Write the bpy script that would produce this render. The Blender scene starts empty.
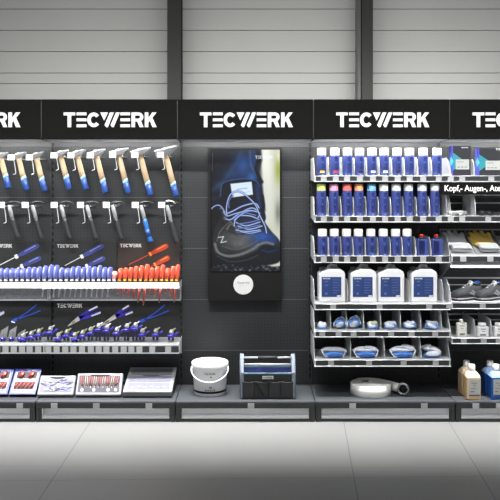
import bpy, bmesh, math, random
import numpy as np
from mathutils import Vector, Matrix
random.seed(7)
C = bpy.context.scene.collection
CAM_D, CAM_Z, F = 5.92, 1.656, 762.0      # camera distance from the shelving's back panels, height, focal length in px

def S(d): return F / (CAM_D - d)
def PX(px, d): return (px - 250) / S(d)
def PZ(py, d): return CAM_Z - (py - 190) / S(d)
def P(px, py, d): return (PX(px, d), -d, PZ(py, d))

# ------------------------------------------------------------------ materials
def lin(c):
    return tuple(((v/255)/12.92 if v/255 <= 0.04045 else ((v/255+0.055)/1.055)**2.4) for v in c)
MATS = {}
def mat(name, rgb, rough=0.5, metal=0.0, emit=0.0, emit_rgb=None, trans=0.0, alpha=1.0, var=0.06, scale=40.0, spec=0.5, coat=0.0, bump=0.0):
    if name in MATS: return MATS[name]
    m = bpy.data.materials.new(name); m.use_nodes = True
    nt = m.node_tree; b = nt.nodes['Principled BSDF']
    col = lin(rgb)
    tc = nt.nodes.new('ShaderNodeTexCoord'); nz = nt.nodes.new('ShaderNodeTexNoise')
    nz.inputs['Scale'].default_value = scale; nz.inputs['Detail'].default_value = 3
    nt.links.new(tc.outputs['Object'], nz.inputs['Vector'])
    mx = nt.nodes.new('ShaderNodeMix'); mx.data_type = 'RGBA'
    mx.inputs[6].default_value = (*[v*(1-var) for v in col], 1); mx.inputs[7].default_value = (*[min(1, v*(1+var)) for v in col], 1)
    nt.links.new(nz.outputs['Fac'], mx.inputs[0]); nt.links.new(mx.outputs[2], b.inputs['Base Color'])
    b.inputs['Roughness'].default_value = rough; b.inputs['Metallic'].default_value = metal
    b.inputs['Specular IOR Level'].default_value = spec; b.inputs['Coat Weight'].default_value = coat
    b.inputs['Transmission Weight'].default_value = trans; b.inputs['Alpha'].default_value = alpha
    if emit:
        b.inputs['Emission Color'].default_value = (*lin(emit_rgb or rgb), 1); b.inputs['Emission Strength'].default_value = emit
    if bump:
        bp = nt.nodes.new('ShaderNodeBump'); bp.inputs['Strength'].default_value = bump; bp.inputs['Distance'].default_value = 0.004
        nt.links.new(nz.outputs['Fac'], bp.inputs['Height']); nt.links.new(bp.outputs['Normal'], b.inputs['Normal'])
    MATS[name] = m
    return m

def perforated(name, rgb, pitch=0.025, r=0.005, dark=0.42):
    m = mat(name, rgb, 0.5, 0.0, var=0.04)
    nt = m.node_tree; b = nt.nodes['Principled BSDF']
    src = b.inputs['Base Color'].links[0].from_socket
    geo = nt.nodes.new('ShaderNodeNewGeometry'); sep = nt.nodes.new('ShaderNodeSeparateXYZ'); nt.links.new(geo.outputs['Position'], sep.inputs[0])
    def M(op, a, bb=None):
        n = nt.nodes.new('ShaderNodeMath'); n.operation = op
        for i, v in enumerate((a, bb)):
            if v is None: continue
            if isinstance(v, (int, float)): n.inputs[i].default_value = v
            else: nt.links.new(v, n.inputs[i])
        return n.outputs[0]
    fx = M('SUBTRACT', M('FRACT', M('DIVIDE', sep.outputs[0], pitch)), 0.5)
    fz = M('SUBTRACT', M('FRACT', M('DIVIDE', sep.outputs[2], pitch)), 0.5)
    rr = M('SQRT', M('ADD', M('MULTIPLY', fx, fx), M('MULTIPLY', fz, fz)))
    hole = M('LESS_THAN', rr, r/pitch)
    mx = nt.nodes.new('ShaderNodeMix'); mx.data_type = 'RGBA'
    mx.inputs[7].default_value = (*[v*dark for v in lin(rgb)], 1)
    nt.links.new(hole, mx.inputs[0]); nt.links.new(src, mx.inputs[6]); nt.links.new(mx.outputs[2], b.inputs['Base Color'])
    return m

PANEL = perforated('perforated_anthracite', (40, 42, 44))
PLAINTOP = mat('plain_grey_strip', (76, 78, 80), 0.5)
EDGEL = mat('panel_edge', (92, 95, 98), 0.4)
PLAIN = mat('anthracite_steel', (38, 40, 42), 0.45, var=0.05)
DARKST = mat('dark_steel', (44, 46, 48), 0.4)
BLACK = mat('black_plastic', (14, 14, 15), 0.55, spec=0.3)
SIGNBLK = mat('sign_black', (11, 11, 10), 0.7, spec=0.1)
SLOT = mat('slot_black', (5, 5, 5), 0.9)
DECK = mat('deck_steel', (68, 71, 75), 0.35, 0.0, var=0.04)
DECKF = mat('deck_front', (42, 44, 46), 0.35, 0.1)
RECESS = mat('recess_grey', (226, 229, 233), 0.4, 0.0)
SHELF = mat('light_grey_steel', (196, 198, 201), 0.35, 0.0, var=0.03)
SHELF2 = mat('mid_grey_steel', (176, 178, 181), 0.35)
RAIL = mat('rail_dark', (52, 54, 56), 0.35)
TAG = mat('paper_label', (168, 169, 170), 0.7, var=0.1, scale=160)
TAGW = mat('white_tag', (245, 245, 245), 0.5)
CHROME = mat('chrome', (205, 207, 210), 0.18, 1.0)
STEEL = mat('brushed_steel', (170, 172, 175), 0.3, 0.9)
WIRE = mat('wire', (235, 236, 238), 0.25, 0.3)
WHITE = mat('white_plastic', (240, 240, 240), 0.35, var=0.02)
WHITE2 = mat('milky_white', (242, 243, 245), 0.4, var=0.02)
LED = mat('led_diffuser', (255, 255, 255), 0.4, emit=2.2)
LETTER = mat('lit_letter', (120, 120, 120), 0.5, emit=0.92, emit_rgb=(255, 255, 255))
WOOD = mat('ash_wood', (216, 188, 152), 0.45, var=0.14, scale=18)
BLUE = mat('tool_blue', (32, 66, 132), 0.4)
LBLUE = mat('light_blue', (150, 205, 235), 0.4)
RUBBER = mat('black_rubber', (42, 43, 45), 0.5)
FORGED = mat('forged_steel', (160, 162, 165), 0.45, 0.15)
FORGED_D = mat('black_forged', (48, 49, 52), 0.35, 0.5)

# ------------------------------------------------------------------ mesh builder
class MB:
    def __init__(s): s.bm = bmesh.new(); s.mats = []; s.mi = 0; s.sm = False
    def m(s, material, smooth=False):
        if material not in s.mats: s.mats.append(material)
        s.mi = s.mats.index(material); s.sm = smooth; return s
    def _add(s, verts, faces, M=None):
        vs = [s.bm.verts.new(M @ Vector(v) if M is not None else v) for v in verts]
        for f in faces:
            try:
                fc = s.bm.faces.new([vs[i] for i in f]); fc.material_index = s.mi; fc.smooth = s.sm
            except ValueError: pass
        return s
    def box(s, x0, x1, y0, y1, z0, z1, M=None):
        v = [(x, y, z) for x in (x0, x1) for y in (y0, y1) for z in (z0, z1)]
        return s._add(v, [(0,1,3,2),(4,6,7,5),(0,4,5,1),(2,3,7,6),(0,2,6,4),(1,5,7,3)], M)
    def rbox(s, x0, x1, y0, y1, z0, z1, r, n=3, M=None):
        """vertical-edge rounded box (rounded in xy)"""
        pts = []
        for cx, cy, a0 in ((x1-r, y1-r, 0), (x0+r, y1-r, 90), (x0+r, y0+r, 180), (x1-r, y0+r, 270)):
            for k in range(n+1):
                a = math.radians(a0 + 90*k/n); pts.append((cx + r*math.cos(a), cy + r*math.sin(a)))
        return s.loft([[(p[0], p[1], z) for p in pts] for z in (z0, z1)], M=M)
    def loft(s, rings, cap=True, M=None):
        n = len(rings[0]); verts = [v for r in rings for v in r]; faces = []
        for i in range(len(rings)-1):
            for j in range(n):
                a = i*n+j; b = i*n+(j+1) % n; faces.append((a, b, b+n, a+n))
        if cap:
            faces.append(tuple(reversed(range(n)))); faces.append(tuple(range((len(rings)-1)*n, len(rings)*n)))
        return s._add(verts, faces, M)
    def prism_y(s, poly, y0, y1, M=None):
        """poly in xz, extruded along y"""
        return s.loft([[(x, y, z) for x, z in poly] for y in (y0, y1)], M=M)
    def prism_x(s, poly, x0, x1, M=None):
        """poly in yz, extruded along x"""
        return s.loft([[(x, y, z) for y, z in poly] for x in (x0, x1)], M=M)
    def lathe(s, prof, n=20, M=None, sx=1, sy=1):
        rings = [[(sx*r*math.cos(2*math.pi*k/n), sy*r*math.sin(2*math.pi*k/n), z) for k in range(n)] for r, z in prof]
        return s.loft(rings, M=M)
    def tube(s, pts, r, n=8, M=None):
        pts = [Vector(p) for p in pts]; rings = []
        rs = r if isinstance(r, (list, tuple)) else [r]*len(pts)
        prev = None
        for i, p in enumerate(pts):
            t = (pts[min(i+1, len(pts)-1)] - pts[max(i-1, 0)]).normalized()
            if prev is None:
                u = t.cross(Vector((0, 0, 1)));  u = u if u.length > 0.1 else t.cross(Vector((1, 0, 0)))
            else: u = prev - t*prev.dot(t)
            u.normalize(); prev = u; w = t.cross(u)
            rings.append([tuple(p + rs[i]*(math.cos(2*math.pi*k/n)*u + math.sin(2*math.pi*k/n)*w)) for k in range(n)])
        return s.loft(rings, M=M)
    def ell(s, c, r, M=None, rot=(0, 0, 0)):
        T = Matrix.Translation(c) @ Matrix.Rotation(rot[2], 4, 'Z') @ Matrix.Rotation(rot[1], 4, 'Y') @ Matrix.Rotation(rot[0], 4, 'X') @ Matrix.Diagonal((*r, 1))
        if M is not None: T = M @ T
        rings = []
        for i in range(1, 10):
            a = math.pi*i/10; rings.append([(math.sin(a)*math.cos(2*math.pi*k/14), math.sin(a)*math.sin(2*math.pi*k/14), -math.cos(a)) for k in range(14)])
        return s.loft(rings, M=T)
    def build(s, name, parent=None, bevel=0.0, remesh=0.0, loc=None, smooth_angle=None):
        bmesh.ops.recalc_face_normals(s.bm, faces=s.bm.faces)
        me = bpy.data.meshes.new(name); s.bm.to_mesh(me); s.bm.free()
        for m_ in s.mats: me.materials.append(m_)
        o = bpy.data.objects.new(name, me); C.objects.link(o)
        if parent is not None: o.parent = parent
        if loc: o.location = loc
        if bevel:
            b = o.modifiers.new('bevel', 'BEVEL'); b.width = bevel; b.segments = 2; b.limit_method = 'ANGLE'; b.angle_limit = 0.6
        if remesh:
            r = o.modifiers.new('remesh', 'REMESH'); r.mode = 'VOXEL'; r.voxel_size = remesh; r.use_smooth_shade = True
            sm = o.modifiers.new('smooth', 'SMOOTH'); sm.iterations = 4
        return o

def thing(name, label, cat, loc=(0, 0, 0), group=None, rz=0.0):
    o = bpy.data.objects.new(name, None); C.objects.link(o); o.location = loc; o.rotation_euler = (0, 0, rz)
    o.empty_display_size = 0.05
    o['label'] = label; o['category'] = cat
    if group: o['group'] = group
    return o
def tag(o, label, cat, group=None):
    o['label'] = label; o['category'] = cat
    if group: o['group'] = group
    return o
def struct(o): o['kind'] = 'structure'; return o
def dup(root, loc=None, label=None, group=None):
    r = root.copy(); C.objects.link(r)
    if loc is not None: r.location = loc
    if label: r['label'] = label
    if group: r['group'] = group
    def rec(a, b):
        for ch in list(a.children):
            c = ch.copy(); C.objects.link(c); c.parent = b; rec(ch, c)
    rec(root, r)
    return r
ORD = ['first', 'second', 'third', 'fourth', 'fifth', 'sixth', 'seventh', 'eighth', 'ninth', 'tenth', 'eleventh', 'twelfth', 'thirteenth', 'fourteenth', 'fifteenth', 'sixteenth', 'seventeenth', 'eighteenth', 'nineteenth', 'twentieth']

# ------------------------------------------------------------------ lettering
def stroke_poly(pts, w):
    """list of quads for a polyline with round-ish joints (2D)"""
    out = []
    for (a, b) in zip(pts[:-1], pts[1:]):
        dx, dy = b[0]-a[0], b[1]-a[1]; L = math.hypot(dx, dy)
        if L < 1e-9: continue
        nx, ny = -dy/L*w/2, dx/L*w/2
        out.append([(a[0]+nx, a[1]+ny), (a[0]-nx, a[1]-ny), (b[0]-nx, b[1]-ny), (b[0]+nx, b[1]+ny)])
    return out
def tecwerk_polys():
    """logo lettering, units: letter height 14.7, x from 0 to 93, z up"""
    def R(x0, x1, y0, y1): return [(x0, y0), (x1, y0), (x1, y1), (x0, y1)]
    H = 14.7; pol = []
    X = lambda px: px - 199.1
    pol += [R(X(199.3), X(210.8), H-2.9, H), R(X(203.3), X(206.8), 0, H-2.9)]
    for a, b in ((212.1, 222.3), (255.9, 265.9)):
        for z in (0, 5.95, 11.9): pol.append(R(X(a)+0.15, X(b)-0.25, z, z+2.8))
    # C ring
    cx, cy, rx, ry, w = X(229.4), H/2, 6.5, H/2, 3.5
    angs = [math.radians(38 + (322-38)*i/16) for i in range(17)]
    for a, b in zip(angs[:-1], angs[1:]):
        pol.append([(cx+rx*math.cos(a), cy+ry*math.sin(a)), (cx+rx*math.cos(b), cy+ry*math.sin(b)),
                    (cx+(rx-w)*math.cos(b), cy+(ry-w)*math.sin(b)), (cx+(rx-w)*math.cos(a), cy+(ry-w)*math.sin(a))])
    pol += [[(X(235.9), H), (X(239.7), H-8), (X(243.6), H)],
            [(X(240.2), 2.0), (X(242), 0), (X(243.4), 0), (X(249.4), H), (X(245.6), H)],
            [(X(246.2), 2.0), (X(247.6), 0), (X(249.2), 0), (X(255.4), H), (X(251.6), H)]]
    # R
    x = X(267.1)
    pol += [R(x, x+3.5, 0, H), R(x+3.5, x+7.6, H-3.0, H), R(x+3.5, x+7.6, H-9.0, H-6.2)]
    cx, cy = x+7.4, H-4.5
    angs = [math.radians(-90 + 180*i/8) for i in range(9)]
    for a, b in zip(angs[:-1], angs[1:]):
        pol.append([(cx+4.4*math.cos(a), cy+4.5*math.sin(a)), (cx+4.4*math.cos(b), cy+4.5*math.sin(b)),
                    (cx+1.2*math.cos(b), cy+1.6*math.sin(b)), (cx+1.2*math.cos(a), cy+1.6*math.sin(a))])
    pol.append([(x+8.2, 0), (x+12.0, 0), (x+9.2, 7.0), (x+5.4, 6.4)])
    # K
    x = X(280.4)
    pol += [R(x, x+3.5, 0, H), [(x+3.5, 5.0), (x+7.3, H), (x+11.6, H), (x+3.5, 3.9+5.6)][0:0] or [(x+3.5, 4.6), (x+3.5, 8.9), (x+7.4, H), (x+11.7, H)],
            [(x+7.6, 0), (x+11.8, 0), (x+7.7, 9.2), (x+5.1, 6.3)]]
    return pol
LOGO = tecwerk_polys()
def logo_part(name, x0, z0, width, y, material, parent, depth=0.004, xmin=-99, xmax=99):
    """lettering facing -y at plane y"""
    mb = MB().m(material); k = width/93.0
    for p in LOGO:
        xs = [x0 + q[0]*k for q in p]
        if min(xs) > xmax or max(xs) < xmin: continue
        mb.prism_y([(x0+a*k, z0+b*k) for a, b in p], y-depth, y)
    return mb.build(name, parent)
def text_part(name, s, x, y, z, h, material, parent, offset=0.0, depth=0.001, align='LEFT', sx=1.0, rx=math.pi/2):
    cu = bpy.data.curves.new('t', 'FONT'); cu.body = s; cu.size = h; cu.offset = offset; cu.extrude = depth; cu.align_x = align
    o = bpy.data.objects.new('t', cu); C.objects.link(o)
    dg = bpy.context.evaluated_depsgraph_get(); dg.update()
    me = bpy.data.meshes.new_from_object(o.evaluated_get(dg)); bpy.data.objects.remove(o)
    me.materials.clear(); me.materials.append(material)
    me.transform(Matrix.Translation((x, y, z)) @ Matrix.Rotation(rx, 4, 'X') @ Matrix.Diagonal((sx, 1, 1, 1)))
    n = bpy.data.objects.new(name, me); C.objects.link(n); n.parent = parent
    return n

# ------------------------------------------------------------------ setting
fm = mat('floor_concrete', (116, 116, 115), 0.42, var=0.07, scale=1.6)
def floor_joints(m):
    nt = m.node_tree; b = nt.nodes['Principled BSDF']; src = b.inputs['Base Color'].links[0].from_socket
    geo = nt.nodes.new('ShaderNodeNewGeometry')
    acc = None
    lines = [((-1.140, -0.573), (-1.129, -1.783), 0.006, (-6, -0.4)), ((0.66, -0.62), (0.577, -1.85), 0.006, (-6, -0.4)), ((1.386, -0.92), (1.322, -1.75), 0.006, (-6, -0.4)),
             ((0.58, -1.53), (1.75, -1.50), 0.005, None), ((-0.9, -1.36), (0.3, -1.37), 0.003, None)]
    for a, c, w, rng in lines:
        dx, dy = c[0]-a[0], c[1]-a[1]; L = math.hypot(dx, dy); nx, ny = -dy/L, dx/L
        dt = nt.nodes.new('ShaderNodeVectorMath'); dt.operation = 'DOT_PRODUCT'; dt.inputs[1].default_value = (nx, ny, 0)
        nt.links.new(geo.outputs['Position'], dt.inputs[0])
        cmp_ = nt.nodes.new('ShaderNodeMath'); cmp_.operation = 'COMPARE'; cmp_.inputs[1].default_value = nx*a[0]+ny*a[1]; cmp_.inputs[2].default_value = w/2
        nt.links.new(dt.outputs['Value'], cmp_.inputs[0])
        o = cmp_.outputs[0]
        if acc is not None:
            mxn = nt.nodes.new('ShaderNodeMath'); mxn.operation = 'MAXIMUM'; nt.links.new(acc, mxn.inputs[0]); nt.links.new(o, mxn.inputs[1]); o = mxn.outputs[0]
        acc = o
    mx = nt.nodes.new('ShaderNodeMix'); mx.data_type = 'RGBA'; mx.inputs[7].default_value = (0.05, 0.05, 0.05, 1)
    sc = nt.nodes.new('ShaderNodeMath'); sc.operation = 'MULTIPLY'; sc.inputs[1].default_value = 0.75
    nt.links.new(acc, sc.inputs[0]); nt.links.new(sc.outputs[0], mx.inputs[0]); nt.links.new(src, mx.inputs[6]); nt.links.new(mx.outputs[2], b.inputs['Base Color'])
floor_joints(fm)
struct(MB().m(fm).box(-6, 6, -8, 1.4, -0.1, 0).build('floor'))

# metal-clad hall wall behind the shelving: horizontal cassettes with shadow joints
WD = -0.85; sW = F/(CAM_D - WD)
clad = mat('cladding', (176, 177, 175), 0.42, var=0.04, scale=3)
cladj = mat('cladding_joint', (96, 97, 96), 0.6)
w = MB().m(clad)
ys = [-55, -34, -12.5, 9, 30.3, 51.5, 73, 83.5, 105, 126, 148, 170, 192, 250, 330, 410, 466]
zs = [PZ(y, WD) for y in ys]
for a, b_ in zip(zs[:-1], zs[1:]):
    zt, zb = a - 0.003, b_ + 0.003
    w.m(clad).prism_x([(0.85, zb), (0.85, zt), (0.862, zt+0.0), (0.90, zt), (0.90, zb)], -6, 6)
w.m(cladj).box(-6, 6, 0.875, 0.91, 0, 3.9)
struct(w.build('wall_back'))
colm = mat('column_paint', (44, 44, 42), 0.7)
colm2 = mat('column_web', (92, 92, 90), 0.55)
def column(n, pa, pb, web=None):
    d = -0.62
    mb = MB().m(colm).box(PX(pa, d), PX(pb, d), 0.62, 0.635, 0, 3.9)            # front flange
    mb.box(PX(pa, d), PX(pb, d), 0.79, 0.805, 0, 3.9)
    cx = (PX(pa, d)+PX(pb, d))/2
    mb.box(cx-0.006, cx+0.006, 0.635, 0.79, 0, 3.9)
    if web: mb.m(colm2).box(PX(web[0], d), PX(web[1], d), 0.65, 0.80, 0, 3.9)
    struct(mb.build('trim_%d' % n))
column(1, 167.2, 180.8); column(2, 362, 373, (358.2, 361.6))

# ------------------------------------------------------------------ shelving bays
EDGE = [-2.532, -1.532, -0.533, 0.466, 1.466, 2.466]
HD = 0.33; HZ0, HZ1 = PZ(139.3, HD), PZ(99.3, HD)
SEAMZ = [PZ(146.6, 0), PZ(197.5, 0), PZ(248.3, 0), PZ(299.3, 0), PZ(350.3, 0), 0.14]
bay_desc = ['black shelving bay cut off at the left edge, with hammers and screwdrivers', 'black tool bay left of the screen, holding six wooden hammers', 'middle shelving bay with the screen, bucket and tool bag', 'shelving bay right of the screen, full of spray bottles and canisters', 'rightmost shelving bay cut off by the frame, with gloves and shoes']
DZ = 0.145; DF = 0.477
deck_labels = {0: [20], 1: [54.5, 96.5, 149], 2: [251], 3: [352.5, 424], 4: [475.5, 499]}
for i in range(5):
    x0, x1 = EDGE[i], EDGE[i+1]
    t = thing('shelving_bay', bay_desc[i], 'shelving', ((x0+x1)/2, 0, 0), 'shelving bays standing side by side')
    cx = (x0+x1)/2
    def L(mb, name, bevel=0.0, par=None, t=t, cx=cx):
        o = mb.build(name, par or t, bevel); 
        if par is None: o.location = (-cx, 0, 0)
        return o
    L(MB().m(PLAINTOP).box(x0+0.012, x1-0.012, -0.002, 0.018, PZ(146.6, 0), HZ0-0.0005), 'plain_strip')
    for a, b_ in zip(SEAMZ[:-1], SEAMZ[1:]):
        L(MB().m(PANEL).box(x0+0.012, x1-0.012, 0.0, 0.02, b_+0.0015, a-0.0015), 'back_panel')
        if b_ > 0.2: L(MB().m(EDGEL).box(x0+0.012, x1-0.012, -0.0012, 0.018, b_-0.0025, b_+0.0012), 'panel_joint')
    L(MB().m(PLAIN).box(x0+0.012, x1-0.012, 0.02, 0.03, 0.1, HZ0-0.001), 'backing')
    for sx, xx in ((0, x0), (1, x1)):
        up = MB().m(PLAIN)
        a, b_ = (xx, xx+0.0115) if sx == 0 else (xx-0.0115, xx)
        up.box(a, b_, 0.002, 0.05, 0.0, HZ0-0.001)
        up.m(SLOT); z = 0.2
        sa, sb = (xx+0.003, xx+0.0095) if sx == 0 else (xx-0.0095, xx-0.003)
        if sx == 0:
            sa, sb = xx-0.0, xx+0.006
        else: sa, sb = xx-0.006, xx
        while z < 2.0:
            up.box(sa, sb, 0.0005, 0.0025, z, z+0.030); z += 0.05
        L(up, 'upright')
    # base shelf
    L(MB().m(DECK).box(x0+0.002, x1-0.002, -DF, 0, DZ-0.028, DZ), 'base_shelf', 0.003)
    L(MB().m(DECKF).box(x0+0.006, x1-0.006, -DF-0.006, -DF+0.004, DZ-0.048, DZ-0.008), 'price_rail', 0.002)
    for px in deck_labels[i]:
        xx = PX(px, DF)
        L(MB().m(TAG).box(xx-0.023, xx+0.023, -DF-0.009, -DF-0.0065, DZ-0.047, DZ-0.010), 'price_label')
    # kick plate with shallow rounded recess
    kp = MB().m(DARKST); zt, zb = DZ-0.048, 0.0
    ax, bx = x0+0.045, x1-0.045
    kp.box(x0+0.004, x1-0.004, -DF+0.035, -DF+0.05, 0.0, DZ-0.03)
    kp.box(x0+0.004, x1-0.004, -DF+0.004, -DF+0.036, 0.0, 0.024)
    kp.box(x0+0.004, ax, -DF+0.004, -DF+0.036, 0.02, DZ-0.04); kp.box(bx, x1-0.004, -DF+0.004, -DF+0.036, 0.02, DZ-0.04)
    k = L(kp, 'kick_plate', 0.002)
    rc = MB().m(RECESS)
    rc.prism_x([(-DF+0.034, DZ-0.045), (-DF+0.034, 0.05), (-DF+0.006, 0.026), (-DF+0.006, 0.022), (-DF+0.0345, 0.022), (-DF+0.0355, DZ-0.045)], ax, bx)
    rc.m(SHELF).prism_x([(-DF+0.003, 0.022), (-DF+0.003, 0.030), (-DF+0.012, 0.040), (-DF+0.014, 0.024)], ax, bx)
    rc.box(ax, ax+0.008, -DF+0.006, -DF+0.034, 0.026, DZ-0.046); rc.box(bx-0.008, bx, -DF+0.006, -DF+0.034, 0.026, DZ-0.046)
    L(rc, 'recessed_panel', 0.003)
    for xx in (x0+0.004, x1-0.03):
        L(MB().m(DARKST).prism_y([(xx, 0.0), (xx+0.026, 0.0), (xx+0.026, DZ-0.05), (xx+0.004, DZ-0.05)], -DF-0.003, -DF+0.004), 'foot', 0.002)

# ------------------------------------------------------------------ illuminated header signs
HD = 0.33; HZ0, HZ1 = PZ(139.3, HD), PZ(99.3, HD)
sign_desc = ['black illuminated header sign at the left edge, showing only its last letters', 'black illuminated TECWERK header sign above the hammers, left of the screen', 'black illuminated TECWERK header sign above the screen', 'black illuminated TECWERK header sign above the spray bottles', 'black illuminated header sign cut off at the right edge after its first letters']
for i in range(5):
    x0, x1 = EDGE[i]+0.0035, EDGE[i+1]-0.0035; cx = (x0+x1)/2
    t = thing('header_sign', sign_desc[i], 'sign', (cx, 0, HZ0), 'header signs along the top')
    def L(o): o.location = (-cx, 0, -HZ0); return o
    L(MB().m(SIGNBLK).box(x0, x1, -HD, -0.02, HZ0, HZ1).build('housing', t, 0.002))
    L(MB().m(SHELF2).box(x0+0.004, x1-0.004, -HD+0.006, -0.022, HZ0-0.0008, HZ0-0.0001).build('underside_panel', t))
    L(MB().m(DARKST).box(x1, x1+0.006, -HD+0.004, -0.05, HZ0+0.01, HZ1-0.01).build('joint_strip', t))
    lw = 93/S(HD); L(logo_part('lettering', cx-lw/2+0.006, PZ(127.2, HD), lw, -HD-0.0005, LETTER, t, 0.006))
    # LED batten under the sign

HLED = 4.2; FRONT_FILL = 7.4; BROAD_FILL = 42; UPL = 5.8; FLOOR_FILL = 11
def area(name, loc, rot, sx, sy, power, color=(1, 1, 1), spread=None):
    l = bpy.data.lights.new(name, 'AREA'); l.shape = 'RECTANGLE'; l.size = sx; l.size_y = sy; l.energy = power; l.color = color
    if spread: l.spread = spread
    o = bpy.data.objects.new(name, l); C.objects.link(o); o.location = loc; o.rotation_euler = rot
    return o
for i in range(5):
    cx = (EDGE[i]+EDGE[i+1])/2
    area('header_led', (cx, -0.30, HZ0-0.0015), (0, 0, 0), 0.92, 0.03, HLED, (1, 0.99, 0.97), spread=math.radians(76))
    area('panel_led', (cx, -0.15, HZ0-0.0015), (math.radians(22), 0, 0), 0.92, 0.02, 6.5, (1, 0.99, 0.97))

# ------------------------------------------------------------------ hooks and hammers
def make_hook(hx, z, zdrop, label, group, tagw=0.052):
    """double wire hook on the back panel with a price tag on its left arm; z is the resting height"""
    t = thing('display_hook', label, 'hook', (hx, 0, z), group)
    MB().m(RAIL).box(-0.034, 0.042, -0.006, -0.0005, -0.010, 0.006).build('back_plate', t, 0.001)
    w = MB().m(WIRE, True)
    w.tube([(-0.026, -0.004, -0.003), (-0.026, -0.195, -0.003)], 0.0028)
    w.tube([(-0.018, -0.19, -0.003), (-0.012, -0.188, -0.03), (-0.002, -0.185, -zdrop+0.01), (-0.004, -0.186, -zdrop), (-0.022, -0.19, -zdrop-0.006)], 0.0026)
    w.tube([(0.034, -0.004, -0.003), (0.034, -0.165, -0.003), (0.034, -0.172, 0.004)], 0.0028)
    w.build('wire_arm', t)
    MB().m(TAGW).box(-0.026-tagw/2-0.006, -0.026+tagw/2-0.006, -0.205, -0.202, -0.014, 0.030).build('price_tag', t)
    return t
TILT = math.radians(-14.5)     # rotation about +y axis: handle end swings right
def hammer_root(hx, z, d, label, group, k, name='wooden_hammer', cat='hammer'):
    t = thing(name, label, cat, (hx, -d, z), group)
    t.rotation_euler = (0, TILT, 0); t.scale = (k, k, k); return t
def wood_hammer(hx, z, d, label, group, L, k):
    t = hammer_root(hx, z, d, label, group, 1.0)
    b, h = 0.0155*k, 0.0
    hd = MB().m(FORGED)
    # octagonal face end on the left, wedge peen on the right, head bottom at z=0
    def ring(x, w, hh, zc, ch=0.25):
        c = ch*min(w, hh)
        return [(x, -w, zc-hh+c), (x, -w+c, zc-hh), (x, w-c, zc-hh), (x, w, zc-hh+c), (x, w, zc+hh-c), (x, w-c, zc+hh), (x, -w+c, zc+hh), (x, -w, zc+hh-c)]
    hh = 0.0235*k
    hd.loft([ring(-0.058*k, b*1.2, hh*0.92, hh), ring(-0.053*k, b*1.4, hh, hh), ring(-0.026*k, b*1.3, hh, hh), ring(-0.020*k, b*1.2, hh*0.93, hh), ring(0.020*k, b*1.2, hh*0.93, hh), ring(0.028*k, b*1.3, hh, hh), ring(0.080*k, b*1.2, hh*0.22, hh*1.55, 0.1)])
    hd.build('head', t, 0.0012)
    def sec(z, wx, wy, n=14): return [(wx*math.cos(2*math.pi*j/n)*(1.0), wy*math.sin(2*math.pi*j/n), z) for j in range(n)]
    zt = hh*2+0.004
    zb = -L
    w_ = MB().m(WOOD, True); w_.loft([sec(zt, 0.014, 0.008), sec(0.0, 0.0185, 0.010), sec(-0.03, 0.0208, 0.012), sec(-0.10, 0.0212, 0.013), sec(zb+0.095, 0.0222, 0.014)])
    w_.build('handle', t)
    n = 14
    bd = MB().m(LBLUE, True); bd.loft([[(x, y, z+0.45*x) for x, y, z in sec(zb+0.106, 0.0225, 0.0144)], [(x, y, z+0.3*x) for x, y, z in sec(zb+0.085, 0.0227, 0.0146)]]); bd.build('paint_band', t)
    gp = MB().m(BLUE, True); gp.loft([[(x, y, z+0.3*x) for x, y, z in sec(zb+0.088, 0.0226, 0.0145)], sec(zb+0.04, 0.023, 0.0148), sec(zb+0.010, 0.0238, 0.0155), sec(zb+0.003, 0.024, 0.014), sec(zb, 0.016, 0.010)])
    gp.build('blue_grip', t)
    return t
HAMD = 0.125; sH = S(HAMD)
wood = [(1, 157, 187.5, 0.8), (18.5, 157, 189.5, 0.82), (36.5, 157, 190.3, 0.86)]
wood1 = [(60.8, 155, 188.5, 0.86), (77.5, 155, 188.7, 0.90), (96.5, 155, 192, 0.97), (118.8, 154.5, 192.3, 1.05), (140.5, 154.5, 194.5, 1.12), (165.8, 154.3, 195.3, 1.25)]
names0 = ['wooden hammer with blue grip cut off at the photo left edge', 'wooden blue-ended hammer on second hook of the left edge bay', 'wooden blue-ended hammer on the last hook of the left edge bay']
names1 = ['smallest wooden blue-ended hammer, leftmost of six in the bay left of the screen', 'second wooden blue-ended hammer from left in the six-hammer row', 'third wooden blue-ended hammer from left in the six-hammer row', 'fourth wooden blue-ended hammer from left in the six-hammer row', 'fifth wooden blue-ended hammer, beside the largest one of its row', 'largest wooden blue-ended hammer, rightmost of its row near the screen']
gw = 'wooden hammers in the top row'
def place_wood(lst, names, gh, where):
    for j, (px, pt, pb, k) in enumerate(lst):
        hx, z = PX(px, HAMD), PZ(pt+1.5, HAMD)
        Ln = (PZ(pt, HAMD) - PZ(pb, HAMD))/math.cos(TILT) - 0.004
        wood_hammer(hx, z, HAMD, names[j], gw, Ln, k)
        make_hook(hx, z-0.002, 0.115 if where == 0 else 0.10, hooklab[where][j], gh)
hooklab = [['wire hook with white tag, cut off at left edge, top hammer row', 'wire hook with white tag, second in the left edge bay top row', 'wire hook with white tag, last of the left edge bay top row'],
           ['wire hook with white tag holding the smallest wooden hammer'] + ['wire hook with white tag, %s from left in the six-hammer row' % o_ for o_ in ORD[1:5]] + ['wire hook with white tag holding the largest wooden hammer']]
place_wood(wood, names0, 'hooks of the top hammer row', 0)
place_wood(wood1, names1, 'hooks of the top hammer row', 1)

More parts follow.
